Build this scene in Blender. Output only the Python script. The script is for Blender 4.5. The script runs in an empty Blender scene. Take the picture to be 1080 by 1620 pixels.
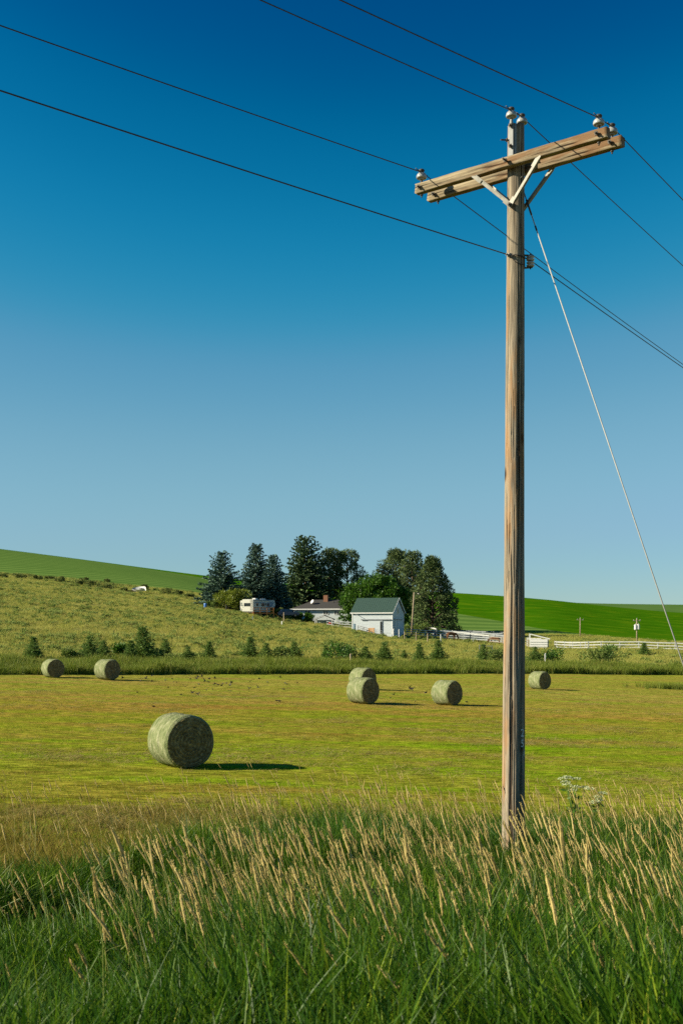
import bpy, bmesh, math, random
import numpy as np
from mathutils import Vector, Matrix
random.seed(11)
rng = np.random.default_rng(11)
sc = bpy.context.scene
col = sc.collection
R = math.radians

# ------------------------------------------------------------------ camera, sky, sun, exposure
F, CX, HY, ZC = 1800.0, 540.0, 994.0, 4.2        # focal length in photo pixels, principal column, horizon row, eye height


def W(px, py, Y):
    """The place in the world seen at that photo pixel when it stands Y metres away."""
    return Vector(((px - CX) / F * Y, Y, ZC - (py - HY) / F * Y))


cam = bpy.data.cameras.new('camera')
cam.sensor_fit = 'VERTICAL'
cam.sensor_height = 36.0
cam.lens = 40.0
cam.shift_y = 184.0 / 1620.0
cam.clip_start = 0.05
cam.clip_end = 9000.0
cam.dof.use_dof = True
cam.dof.focus_distance = 16.0
cam.dof.aperture_fstop = 6.3
cam_o = bpy.data.objects.new('camera', cam)
cam_o.location = (0, 0, ZC)
cam_o.rotation_euler = (R(90), 0, 0)
col.objects.link(cam_o)
sc.camera = cam_o

SUN_EL, SUN_BACK = 26.0, 9.0                     # elevation; degrees behind the due-left direction
S = Vector((-math.cos(R(SUN_BACK)) * math.cos(R(SUN_EL)), -math.sin(R(SUN_BACK)) * math.cos(R(SUN_EL)), math.sin(R(SUN_EL))))
world = bpy.data.worlds.new('World')
sc.world = world
world.use_nodes = True
wn = world.node_tree
bg = wn.nodes['Background']
sky = wn.nodes.new('ShaderNodeTexSky')
sky.sky_type = 'NISHITA'
sky.sun_disc = False
sky.sun_elevation = R(SUN_EL)
sky.sun_rotation = R(-90 - SUN_BACK)
sky.air_density, sky.dust_density, sky.ozone_density = 1.0, 0.0, 6.0
pre = wn.nodes.new('ShaderNodeVectorMath'); pre.operation = 'SCALE'
pre.inputs['Scale'].default_value = 0.1
crv = wn.nodes.new('ShaderNodeRGBCurve')                 # film-like colour response of the whole sky
for ch_, pts_ in enumerate(([(0, 0), (0.072, 0.0003), (0.092, 0.012), (0.125, 0.10), (0.192, 0.205), (0.376, 0.305), (1, 0.75)],
                            [(0, 0), (0.10, 0.040), (0.130, 0.068), (0.160, 0.145), (0.194, 0.225), (0.25, 0.315), (0.36, 0.43), (0.486, 0.485), (1, 0.95)],
                            [(0, 0), (0.20, 0.14), (0.29, 0.238), (0.34, 0.345), (0.388, 0.43), (0.53, 0.545), (1, 0.95)])):
    cv = crv.mapping.curves[ch_]
    while len(cv.points) > 2: cv.points.remove(cv.points[1])
    cv.points[0].location, cv.points[1].location = pts_[0], pts_[-1]
    for p_ in pts_[1:-1]: cv.points.new(*p_)
crv.mapping.extend = 'EXTRAPOLATED'
crv.mapping.update()
wn.links.new(sky.outputs[0], pre.inputs[0])
wn.links.new(pre.outputs[0], crv.inputs['Color'])
post = wn.nodes.new('ShaderNodeVectorMath'); post.operation = 'SCALE'
post.inputs['Scale'].default_value = 10.0
wn.links.new(crv.outputs[0], post.inputs[0])
wn.links.new(post.outputs[0], bg.inputs[0])
bg.inputs[1].default_value = 0.05

sun = bpy.data.lights.new('sun', 'SUN')
sun.energy = 5.0
sun.angle = R(0.5)
sun.color = (1.0, 0.89, 0.65)
sun_o = bpy.data.objects.new('sun', sun)
sun_o.rotation_euler = S.to_track_quat('Z', 'Y').to_euler()
sun_o.location = (-40, -10, 40)
col.objects.link(sun_o)

sc.view_settings.view_transform = 'Standard'
sc.view_settings.look = 'None'
sc.view_settings.exposure = 1.05
sc.view_settings.gamma = 1.0
sc.view_settings.use_curve_mapping = False
sc.render.engine = 'CYCLES'
sc.cycles.max_bounces = 6
sc.cycles.use_denoising = False
sc.cycles.transparent_max_bounces = 4


# ------------------------------------------------------------------ small helpers
def tag(o, label=None, cat=None, group=None, kind=None):
    if label: o['label'] = label
    if cat: o['category'] = cat
    if group: o['group'] = group
    if kind: o['kind'] = kind
    return o


def empty(name, loc=(0, 0, 0), rz=0.0, parent=None):
    o = bpy.data.objects.new(name, None)
    o.empty_display_size = 0.3
    o.location = loc
    o.rotation_euler = (0, 0, rz)
    o.parent = parent
    col.objects.link(o)
    return o


def obj(name, me, parent=None, loc=None):
    o = bpy.data.objects.new(name, me)
    if parent: o.parent = parent
    if loc is not None: o.location = loc
    col.objects.link(o)
    return o


def copy_tree(o, parent=None):
    c = o.copy()
    col.objects.link(c)
    if parent: c.parent = parent
    for ch in list(o.children):
        copy_tree(ch, c)
    return c


def pos_mesh(name, V, faces, mats, smooth=False, mi=None):
    me = bpy.data.meshes.new(name)
    me.from_pydata([tuple(v) for v in V], [], faces)
    for m in (mats if isinstance(mats, (list, tuple)) else [mats]):
        me.materials.append(m)
    if mi is not None: me.polygons.foreach_set('material_index', mi)
    if smooth: me.polygons.foreach_set('use_smooth', [True] * len(me.polygons))
    me.update()
    return me


def quads_mesh(name, Q, mat):
    """Q: (N,4,3) loose quads (leaves, blades)."""
    Q = np.asarray(Q, dtype=np.float32)
    n = len(Q)
    me = bpy.data.meshes.new(name)
    me.vertices.add(n * 4)
    me.vertices.foreach_set('co', Q.reshape(-1))
    me.loops.add(n * 4)
    me.loops.foreach_set('vertex_index', np.arange(n * 4, dtype=np.int32))
    me.polygons.add(n)
    me.polygons.foreach_set('loop_start', np.arange(0, n * 4, 4, dtype=np.int32))
    me.polygons.foreach_set('loop_total', np.full(n, 4, dtype=np.int32))
    me.materials.append(mat)
    me.update(calc_edges=True)
    return me


class MB:
    """Collects boxes, tubes, lathes and prisms; build() links them as one mesh object."""
    def __init__(s):
        s.v, s.f, s.m = [], [], []

    def add(s, V, Fc, mi=0):
        b = len(s.v)
        s.v += [tuple(v) for v in V]
        s.f += [tuple(i + b for i in f) for f in Fc]
        s.m += [mi] * len(Fc)
        return s

    def box(s, c, size, rz=0.0, mat=None, mi=0):
        hx, hy, hz = size[0] / 2, size[1] / 2, size[2] / 2
        M = mat if mat else Matrix.Rotation(rz, 4, 'Z')
        V = [Vector(c) + (M @ Vector((x, y, z))) for z in (-hz, hz) for x, y in ((-hx, -hy), (hx, -hy), (hx, hy), (-hx, hy))]
        return s.add(V, [(3, 2, 1, 0), (4, 5, 6, 7), (0, 1, 5, 4), (1, 2, 6, 5), (2, 3, 7, 6), (3, 0, 4, 7)], mi)

    def bar(s, a, b, w, h, up=(0, 0, 1), mi=0):
        a, b = Vector(a), Vector(b)
        d = (b - a)
        L = d.length
        x = d.normalized()
        y = Vector(up).cross(x)
        if y.length < 1e-5: y = Vector((0, 1, 0)).cross(x)
        y.normalize()
        z = x.cross(y)
        M = Matrix((x, y, z)).transposed().to_4x4()
        return s.box((a + b) / 2, (L, w, h), mat=M, mi=mi)

    def tube(s, path, rad, n=8, caps=True, mi=0):
        path = [Vector(p) for p in path]
        rad = rad if isinstance(rad, (list, tuple)) else [rad] * len(path)
        V, Fc = [], []
        ref = Vector((0, 0, 1))
        d0 = (path[-1] - path[0]).normalized()
        if abs(d0.z) > 0.9: ref = Vector((1, 0, 0))
        for i, p in enumerate(path):
            d = (path[min(i + 1, len(path) - 1)] - path[max(i - 1, 0)]).normalized()
            x = ref.cross(d).normalized()
            y = d.cross(x)
            for k in range(n):
                a = 2 * math.pi * k / n
                V.append(p + (x * math.cos(a) + y * math.sin(a)) * rad[i])
        for i in range(len(path) - 1):
            for k in range(n):
                Fc.append((i * n + k, i * n + (k + 1) % n, (i + 1) * n + (k + 1) % n, (i + 1) * n + k))
        if caps:
            Fc.append(tuple(range(n - 1, -1, -1)))
            Fc.append(tuple(range((len(path) - 1) * n, len(path) * n)))
        return s.add(V, Fc, mi)

    def lathe(s, c, prof, n=20, axis=None, mi=0):
        c = Vector(c)
        q = Vector(axis).to_track_quat('Z', 'Y') if axis is not None else None
        V, Fc = [], []
        for r, z in prof:
            for k in range(n):
                a = 2 * math.pi * k / n
                p = Vector((r * math.cos(a), r * math.sin(a), z))
                V.append(c + (q @ p if q else p))
        for i in range(len(prof) - 1):
            for k in range(n):
                Fc.append((i * n + k, i * n + (k + 1) % n, (i + 1) * n + (k + 1) % n, (i + 1) * n + k))
        Fc.append(tuple(range(n - 1, -1, -1)))
        Fc.append(tuple(range((len(prof) - 1) * n, len(prof) * n)))
        return s.add(V, Fc, mi)

    def prism(s, poly, off, mi=0):
        n = len(poly)
        off = Vector(off)
        V = [Vector(p) for p in poly] + [Vector(p) + off for p in poly]
        Fc = [tuple(range(n - 1, -1, -1)), tuple(range(n, 2 * n))]
        Fc += [(i, (i + 1) % n, (i + 1) % n + n, i + n) for i in range(n)]
        return s.add(V, Fc, mi)

    def mesh(s, name, mats, smooth=False, bevel=0.0):
        me = pos_mesh(name, s.v, s.f, mats, smooth, s.m)
        bm = bmesh.new()
        bm.from_mesh(me)
        bmesh.ops.recalc_face_normals(bm, faces=bm.faces)
        if bevel:
            bmesh.ops.bevel(bm, geom=[e for e in bm.edges if len(e.link_faces) == 2 and e.calc_face_angle(0) > 0.7], offset=bevel, segments=2, affect='EDGES', clamp_overlap=True)
        bm.to_mesh(me)
        bm.free()
        return me

    def build(s, name, mats, parent=None, smooth=False, bevel=0.0, loc=None):
        return obj(name, s.mesh(name, mats, smooth, bevel), parent, loc)


_ub = {}


def slab(name, parent, mat, a, b, w, h, shift=0.0):
    """A board from a to b (local points) sharing one unit mesh per material."""
    if mat.name not in _ub:
        _ub[mat.name] = MB().box((0, 0, 0), (1, 1, 1)).mesh('board', mat)
    a, b = Vector(a), Vector(b)
    x = (b - a).normalized()
    y = Vector((0, 0, 1)).cross(x)
    if y.length < 1e-4: y = Vector((0, 1, 0))
    y.normalize()
    z = x.cross(y)
    M = Matrix((x, y, z)).transposed().to_4x4()
    o = obj(name, _ub[mat.name], parent)
    o.matrix_local = Matrix.Translation((a + b) / 2 + y * shift) @ M @ Matrix.Diagonal(((b - a).length, w, h, 1))
    return o


# ------------------------------------------------------------------ materials
def N(nt, t, **kw):
    n = nt.nodes.new(t)
    for k, v in kw.items():
        if k.startswith('i_'):
            n.inputs[k[2:].replace('_', ' ')].default_value = v
        else:
            setattr(n, k, v)
    return n


def ramp(nt, stops, interp='LINEAR'):
    r = nt.nodes.new('ShaderNodeValToRGB')
    r.color_ramp.interpolation = interp
    e = r.color_ramp.elements
    while len(e) > 1: e.remove(e[-1])
    e[0].position, e[0].color = stops[0][0], (*stops[0][1], 1)
    for p, c in stops[1:]:
        x = e.new(p)
        x.color = (*c, 1)
    return r


def base_mat(name, rough=0.8, spec=0.3, metal=0.0):
    m = bpy.data.materials.new(name)
    m.use_nodes = True
    b = m.node_tree.nodes['Principled BSDF']
    b.inputs['Roughness'].default_value = rough
    b.inputs['Specular IOR Level'].default_value = spec
    b.inputs['Metallic'].default_value = metal
    return m, m.node_tree, b


def noise_mat(name, stops, scale=5.0, stretch=(1, 1, 1), rough=0.8, spec=0.3, metal=0.0, bump=0.0, bscale=None, detail=6.0, coord='Object', dist=0.02):
    m, nt, b = base_mat(name, rough, spec, metal)
    tc = N(nt, 'ShaderNodeTexCoord')
    mp = N(nt, 'ShaderNodeMapping')
    mp.inputs['Scale'].default_value = stretch
    nt.links.new(tc.outputs[coord], mp.inputs[0])
    nz = N(nt, 'ShaderNodeTexNoise')
    nz.inputs['Scale'].default_value = scale
    nz.inputs['Detail'].default_value = detail
    nz.inputs['Roughness'].default_value = 0.62
    nt.links.new(mp.outputs[0], nz.inputs['Vector'])
    r = ramp(nt, stops)
    nt.links.new(nz.outputs['Fac'], r.inputs[0])
    nt.links.new(r.outputs[0], b.inputs['Base Color'])
    if bump:
        n2 = nz
        if bscale:
            n2 = N(nt, 'ShaderNodeTexNoise')
            n2.inputs['Scale'].default_value = bscale
            n2.inputs['Detail'].default_value = 6
            nt.links.new(mp.outputs[0], n2.inputs['Vector'])
        bp = N(nt, 'ShaderNodeBump')
        bp.inputs['Strength'].default_value = bump
        bp.inputs['Distance'].default_value = dist
        nt.links.new(n2.outputs['Fac'], bp.inputs['Height'])
        nt.links.new(bp.outputs[0], b.inputs['Normal'])
    return m


def leaf_mat(name, stops, trans=0.25, rough=0.55, spec=0.25, inst=False, bright=1.0):
    """Leaves and blades: colour varies from piece to piece; some light passes through."""
    m, nt, b = base_mat(name, rough, spec)
    g = N(nt, 'ShaderNodeNewGeometry')
    fac = g.outputs['Random Per Island']
    if inst:
        oi = N(nt, 'ShaderNodeObjectInfo')
        a = N(nt, 'ShaderNodeMath', operation='MULTIPLY'); a.inputs[1].default_value = 0.5
        c = N(nt, 'ShaderNodeMath', operation='MULTIPLY_ADD'); c.inputs[1].default_value = 0.5
        nt.links.new(fac, a.inputs[0])
        nt.links.new(oi.outputs['Random'], c.inputs[0])
        nt.links.new(a.outputs[0], c.inputs[2])
        fac = c.outputs[0]
    r = ramp(nt, stops)
    nt.links.new(fac, r.inputs[0])
    nt.links.new(r.outputs[0], b.inputs['Base Color'])
    if trans > 0:
        t = N(nt, 'ShaderNodeBsdfTranslucent')
        nt.links.new(r.outputs[0], t.inputs['Color'])
        mix = N(nt, 'ShaderNodeMixShader')
        mix.inputs[0].default_value = trans
        nt.links.new(b.outputs[0], mix.inputs[1])
        nt.links.new(t.outputs[0], mix.inputs[2])
        nt.links.new(mix.outputs[0], nt.nodes['Material Output'].inputs['Surface'])
    return m


def ground_mat(name, big, fine, scale_big, stretch_big, scale_fine, stretch_fine, mixf=0.5, bump=0.5, bdist=0.1, extra=None, detail_fine=8.0):
    """Soil and crops seen from afar: two noises (big patches, fine tufts) in world coordinates."""
    m, nt, b = base_mat(name, 0.95, 0.0)
    g = N(nt, 'ShaderNodeNewGeometry')
    def nz(scale, st, detail=5.0):
        mp = N(nt, 'ShaderNodeMapping'); mp.inputs['Scale'].default_value = st
        nt.links.new(g.outputs['Position'], mp.inputs[0])
        n = N(nt, 'ShaderNodeTexNoise'); n.inputs['Scale'].default_value = scale; n.inputs['Detail'].default_value = detail
        n.inputs['Roughness'].default_value = 0.6
        nt.links.new(mp.outputs[0], n.inputs['Vector'])
        return n
    n1, n2 = nz(scale_big, stretch_big), nz(scale_fine, stretch_fine, detail_fine)
    r1, r2 = ramp(nt, big), ramp(nt, fine)
    nt.links.new(n1.outputs['Fac'], r1.inputs[0])
    nt.links.new(n2.outputs['Fac'], r2.inputs[0])
    mixn = N(nt, 'ShaderNodeMix', data_type='RGBA', blend_type='MIX')
    mixn.inputs[0].default_value = mixf
    nt.links.new(r1.outputs[0], mixn.inputs[6])
    nt.links.new(r2.outputs[0], mixn.inputs[7])
    out = mixn.outputs[2]
    if extra: out = extra(nt, g, out, n1, n2)
    nt.links.new(out, b.inputs['Base Color'])
    bp = N(nt, 'ShaderNodeBump'); bp.inputs['Strength'].default_value = bump; bp.inputs['Distance'].default_value = bdist
    nt.links.new(n2.outputs['Fac'], bp.inputs['Height'])
    nt.links.new(bp.outputs[0], b.inputs['Normal'])
    return m


# ------------------------------------------------------------------ the lie of the land
def vnoise(x, y, seed=0):
    x = np.asarray(x, float); y = np.asarray(y, float)
    xi, yi = np.floor(x).astype(np.int64), np.floor(y).astype(np.int64)
    fx, fy = x - xi, y - yi
    fx, fy = fx * fx * (3 - 2 * fx), fy * fy * (3 - 2 * fy)
    def h(i, j):
        n = (i * 374761393 + j * 668265263 + seed * 1442695041) & 0x7fffffff
        n = ((n ^ (n >> 13)) * 1274126177) & 0x7fffffff
        return ((n ^ (n >> 16)) & 0xffff) / 65535.0
    a = h(xi, yi) * (1 - fx) + h(xi + 1, yi) * fx
    b = h(xi, yi + 1) * (1 - fx) + h(xi + 1, yi + 1) * fx
    return a * (1 - fy) + b * fy


def fnoise(x, y, seed=0, o=3):
    return sum(vnoise(x * 2 ** k, y * 2 ** k, seed + k) / 2 ** k for k in range(o)) / sum(1 / 2 ** k for k in range(o))


PX = np.array([-400, 0, 160, 320, 470, 600, 700, 800, 870, 950, 1080, 1500.])
K = {  # distance of each edge of the land along a sight line, and the photo row it is seen at
    'Ye': [75, 86, 90, 96, 102, 107, 112, 117, 120, 122, 127, 140],
    'Yc': [300, 270, 250, 222, 205, 198, 190, 180, 172, 168, 160, 160], 'pc': [893, 918, 933, 962, 991, 1005, 1016, 1029, 1032, 1034, 1036, 1038],
    'Ys': [360, 330, 310, 290, 275, 270, 270, 265, 260, 258, 255, 255], 'ps': [882, 905, 919, 938, 968, 985, 998, 1002, 1000, 1006, 1017, 1022],
    'Yb': [518, 517, 515, 495, 420, 380, 345, 320, 268, 262, 259, 259], 'pb': [825.5, 868.5, 889.3, 913, 945, 958, 966, 984, 999, 1005.5, 1016.5, 1021.5],
    'Yk': [520] * 12, 'pk': [825, 868, 889, 911, 926, 933, 938, 944, 950, 959, 971, 985],
    'Yf': [1100] * 12, 'pf': [905, 905, 905, 915, 930, 935, 940, 949, 953, 955.5, 957, 960],
}
UF = np.linspace(-0.8, 0.8, 641)
_uk = (PX - CX) / F
def _sm(v, sig=9):
    a = np.interp(UF, _uk, np.array(v, float))
    k = np.exp(-0.5 * (np.arange(-30, 31) / sig) ** 2); k /= k.sum()
    return np.convolve(np.pad(a, 30, mode='edge'), k, mode='valid')
KS = {k: _sm(v) for k, v in K.items()}
YN = np.array([-60, 0, 3, 6, 10, 14, 18, 22, 26.])
ZN = np.array([-1.65, -1.65, -1.75, -2.2, -2.75, -3.05, -3.6, -4.02, -4.2])


def knots(u):
    u = np.asarray(u, float)
    g = {k: np.interp(u, UF, v) for k, v in KS.items()}
    zz = lambda y, p: (HY - p) / F * y
    pl = lambda y: -4.2 - 0.027 * np.clip(u * y, -60, 60)
    Y = [np.full_like(u, 26.0), g['Ye'], g['Ye'] + 10, g['Yc'], g['Ys'], g['Yb'], g['Yk'], g['Yk'] + 180, g['Yf'], np.full_like(u, 2000.), np.full_like(u, 7000.)]
    Z = [pl(Y[0]), pl(Y[1]), pl(Y[2]) + 0.6, zz(Y[3], g['pc']), zz(Y[4], g['ps']), zz(Y[5], g['pb']), zz(Y[6], g['pk']), zz(Y[6], g['pk']) - 10, zz(Y[8], g['pf']), zz(Y[8], g['pf']) - 20, np.full_like(u, 2.0)]
    return np.stack(Y, -1), np.stack(Z, -1)


def far_z(x, y):
    u = x / y
    Yk, Zk = knots(u)
    h = np.diff(Yk, axis=-1)
    d = np.diff(Zk, axis=-1) / h
    m = np.zeros_like(Yk)
    m[..., 0], m[..., -1] = d[..., 0], d[..., -1]
    w1, w2 = 2 * h[..., 1:] + h[..., :-1], h[..., 1:] + 2 * h[..., :-1]
    with np.errstate(all='ignore'):
        mm = (w1 + w2) / (w1 / d[..., :-1] + w2 / d[..., 1:])
    m[..., 1:-1] = np.where(d[..., :-1] * d[..., 1:] > 0, mm, 0)
    i = np.clip((y[..., None] >= Yk).sum(-1) - 1, 0, Yk.shape[-1] - 2)
    tk = lambda a, j: np.take_along_axis(a, j[..., None], -1)[..., 0]
    hh = tk(h, i)
    t = (y - tk(Yk, i)) / hh
    z = (2 * t ** 3 - 3 * t ** 2 + 1) * tk(Zk, i) + (t ** 3 - 2 * t ** 2 + t) * hh * tk(m, i) + (-2 * t ** 3 + 3 * t ** 2) * tk(Zk, i + 1) + (t ** 3 - t ** 2) * hh * tk(m, i + 1)
    a = np.clip((y - Yk[..., 2]) / 15, 0, 1) * np.clip((Yk[..., 4] + 20 - y) / 40, 0, 1)
    z = z + a * ((fnoise(x / 11, y / 16, 3) - 0.5) * 1.1 + (fnoise(x / 3, y / 4.5, 5) - 0.5) * 0.4 - 0.15)
    b = np.clip((y - 26) / 4, 0, 1) * (1 - a)
    return z + b * (fnoise(x / 2.2, y / 2.6, 9) - 0.5) * 0.10


def gz(x, y):
    x, y = np.broadcast_arrays(np.asarray(x, float), np.asarray(y, float))
    near = np.interp(y, YN, ZN) - 0.027 * np.clip(x, -60, 60) * np.clip((y - 8) / 18, 0, 1)
    a = np.clip((26 - y) / 4, 0, 1)
    near = near - 0.45 * np.exp(-(((x + 2.0) / 1.5) ** 2 + ((y - 9.3) / 1.1) ** 2))
    near = near + a * ((fnoise(x / 2.0, y / 2.0, 21) - 0.5) * 0.35)
    return ZC + np.where(y < 26, near, far_z(x, np.maximum(y, 26.0)))


def G(px, Y):
    """Ground point on the sight line through photo column px, Y metres away."""
    x = (px - CX) / F * Y
    return Vector((x, Y, float(gz(x, Y))))


def sheet(name, grid, mat, label, cat):
    nv, nu, _ = grid.shape
    idx = np.arange(nv * nu).reshape(nv, nu)
    f = np.stack([idx[:-1, :-1], idx[:-1, 1:], idx[1:, 1:], idx[1:, :-1]], -1).reshape(-1, 4)
    me = bpy.data.meshes.new(name)
    me.vertices.add(nv * nu); me.vertices.foreach_set('co', grid.reshape(-1).astype(np.float32))
    n = len(f)
    me.loops.add(n * 4); me.loops.foreach_set('vertex_index', f.reshape(-1).astype(np.int32))
    me.polygons.add(n); me.polygons.foreach_set('loop_start', np.arange(0, n * 4, 4, dtype=np.int32)); me.polygons.foreach_set('loop_total', np.full(n, 4, dtype=np.int32))
    me.polygons.foreach_set('use_smooth', np.ones(n, dtype=bool))
    me.materials.append(mat)
    me.update(calc_edges=True)
    return tag(obj(name, me), label, cat, kind='structure')


def fan(k0, k1, nv, nu=260):
    u = np.linspace(-0.8, 0.8, nu)
    Yk, _ = knots(u)
    t = np.linspace(0, 1, nv)[:, None]
    y = Yk[None, :, k0] * (1 - t) + Yk[None, :, k1] * t
    if k0 == 0: y = Yk[None, :, 0] * (Yk[None, :, 1] / Yk[None, :, 0]) ** t
    x = y * u[None, :]
    return np.stack([x, y, gz(x, y)], -1)


# ---- ground materials
def field_extra(nt, g, out, n1, n2):
    """Mown swaths running across the view: pale straw far off, brown mid-field, fresh green nearer, brown cut stems by the road."""
    def nz(scale, rz, detail=4.0):
        m = N(nt, 'ShaderNodeMapping'); m.inputs['Scale'].default_value = scale; m.inputs['Rotation'].default_value = (0, 0, R(rz))
        nt.links.new(g.outputs['Position'], m.inputs[0])
        n = N(nt, 'ShaderNodeTexNoise'); n.inputs['Scale'].default_value = 1.0; n.inputs['Detail'].default_value = detail; n.inputs['Roughness'].default_value = 0.65
        nt.links.new(m.outputs[0], n.inputs['Vector'])
        return n
    sp = N(nt, 'ShaderNodeSeparateXYZ'); nt.links.new(g.outputs['Position'], sp.inputs[0])
    w = nz((0.035, 0.10, 0), 3)
    wy = N(nt, 'ShaderNodeMath', operation='MULTIPLY_ADD'); wy.inputs[1].default_value = 26.0
    nt.links.new(w.outputs['Fac'], wy.inputs[0]); nt.links.new(sp.outputs['Y'], wy.inputs[2])
    mr = N(nt, 'ShaderNodeMapRange'); mr.inputs['From Min'].default_value = 33; mr.inputs['From Max'].default_value = 133
    nt.links.new(wy.outputs[0], mr.inputs['Value'])
    r = ramp(nt, [(0.02, (0.210, 0.140, 0.030)), (0.06, (0.170, 0.170, 0.014)), (0.10, (0.125, 0.235, 0.004)), (0.19, (0.125, 0.230, 0.004)), (0.25, (0.190, 0.170, 0.024)), (0.30, (0.140, 0.205, 0.010)), (0.36, (0.235, 0.150, 0.034)), (0.44, (0.260, 0.195, 0.050)), (0.52, (0.200, 0.215, 0.036)), (0.60, (0.260, 0.240, 0.066)), (0.8, (0.195, 0.220, 0.040))])
    nt.links.new(mr.outputs[0], r.inputs[0])
    s2 = nz((0.085, 0.42, 0), 4, 6.0)
    r2 = ramp(nt, [(0.36, (0.120, 0.215, 0.005)), (0.46, (0.190, 0.205, 0.018)), (0.56, (0.255, 0.180, 0.042)), (0.68, (0.185, 0.100, 0.026))])
    nt.links.new(s2.outputs['Fac'], r2.inputs[0])
    m = N(nt, 'ShaderNodeMix', data_type='RGBA'); m.inputs[0].default_value = 0.52
    nt.links.new(r.outputs[0], m.inputs[6]); nt.links.new(r2.outputs[0], m.inputs[7])
    s3 = nz((0.16, 0.40, 0), -8, 5.0)
    k3 = ramp(nt, [(0.52, (0, 0, 0)), (0.66, (1, 1, 1))]); nt.links.new(s3.outputs['Fac'], k3.inputs[0])
    k4 = N(nt, 'ShaderNodeMath', operation='MULTIPLY'); k4.inputs[1].default_value = 0.45; nt.links.new(k3.outputs[0], k4.inputs[0])
    m3 = N(nt, 'ShaderNodeMix', data_type='RGBA'); m3.inputs[7].default_value = (0.225, 0.145, 0.040, 1)      # dry scorched patches
    nt.links.new(k4.outputs[0], m3.inputs[0]); nt.links.new(m.outputs[2], m3.inputs[6])
    m = m3
    f = ramp(nt, [(0.36, (0.48, 0.48, 0.40)), (0.50, (1.12, 1.10, 0.95)), (0.64, (1.85, 1.75, 1.7))])
    nt.links.new(n2.outputs['Fac'], f.inputs[0])
    mu = N(nt, 'ShaderNodeMix', data_type='RGBA', blend_type='MULTIPLY'); mu.inputs[0].default_value = 1.0
    nt.links.new(m.outputs[2], mu.inputs[6]); nt.links.new(f.outputs[0], mu.inputs[7])
    return mu.outputs[2]


M_field = ground_mat('mown_hay', [(0.3, (0.15, 0.2, 0.02)), (0.7, (0.2, 0.2, 0.03))], [(0.3, (0.15, 0.2, 0.02)), (0.7, (0.2, 0.2, 0.03))], 0.35, (0.5, 1.4, 1), 3.2, (0.6, 1.8, 1), 0.45, 0.8, 0.08, field_extra, 10.0)
M_verge = ground_mat('verge_soil', [(0.3, (0.14, 0.15, 0.018)), (0.5, (0.20, 0.16, 0.032)), (0.7, (0.25, 0.16, 0.045))], [(0.3, (0.10, 0.11, 0.014)), (0.7, (0.27, 0.22, 0.06))], 0.5, (1, 1, 1), 8.0, (1, 1, 1))
M_hill = ground_mat('rough_pasture', [(0.32, (0.150, 0.200, 0.030)), (0.48, (0.215, 0.240, 0.050)), (0.62, (0.31, 0.285, 0.075)), (0.75, (0.36, 0.28, 0.09))],
                    [(0.32, (0.10, 0.13, 0.03)), (0.5, (0.22, 0.225, 0.06)), (0.7, (0.34, 0.30, 0.11))], 0.045, (0.8, 1, 2), 0.75, (0.7, 1.1, 1), 0.40, 0.7, 0.4)


def rows_extra(c_lo, c_hi, freq, ang, amt):
    def fn(nt, g, out, n1, n2):
        mp = N(nt, 'ShaderNodeMapping'); mp.inputs['Rotation'].default_value = (0, 0, R(ang)); mp.inputs['Scale'].default_value = (0.15, 1, 0)
        nt.links.new(g.outputs['Position'], mp.inputs[0])
        w = N(nt, 'ShaderNodeTexWave', wave_type='BANDS', bands_direction='Y'); w.inputs['Scale'].default_value = freq; w.inputs['Distortion'].default_value = 9.0; w.inputs['Detail'].default_value = 3; w.inputs['Detail Scale'].default_value = 0.25
        nt.links.new(mp.outputs[0], w.inputs['Vector'])
        r = ramp(nt, [(0.25, c_lo), (0.75, c_hi)])
        nt.links.new(w.outputs['Fac'], r.inputs[0])
        m = N(nt, 'ShaderNodeMix', data_type='RGBA'); m.inputs[0].default_value = amt
        nt.links.new(out, m.inputs[6]); nt.links.new(r.outputs[0], m.inputs[7])
        return m.outputs[2]
    return fn


M_wheat = ground_mat('green_wheat', [(0.3, (0.075, 0.150, 0.026)), (0.7, (0.130, 0.215, 0.046))], [(0.3, (0.065, 0.135, 0.024)), (0.7, (0.14, 0.22, 0.048))], 0.02, (0.5, 1, 1), 0.6, (0.3, 1, 1), 0.5, 0.4, 0.5,
                     rows_extra((0.040, 0.100, 0.022), (0.125, 0.205, 0.050), 0.024, 5, 0.5))
M_lush = ground_mat('bright_crop', [(0.3, (0.0274, 0.1080, 0.0014)), (0.7, (0.0576, 0.1476, 0.0029))], [(0.36, (0.0216, 0.0900, 0.0014)), (0.56, (0.0504, 0.1440, 0.0029)), (0.64, (0.1944, 0.2232, 0.0072))], 0.012, (0.5, 1, 1), 0.30, (0.35, 1, 1), 0.55, 0.6, 0.8,
                    rows_extra((0.0245, 0.1008, 0.0014), (0.0540, 0.1476, 0.0043), 0.02, -8, 0.3))
M_far = ground_mat('far_crop', [(0.35, (0.045, 0.11, 0.025)), (0.65, (0.09, 0.16, 0.04))], [(0.3, (0.05, 0.11, 0.03)), (0.7, (0.09, 0.16, 0.04))], 0.006, (0.3, 1, 1), 0.05, (1, 1, 1))

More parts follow.
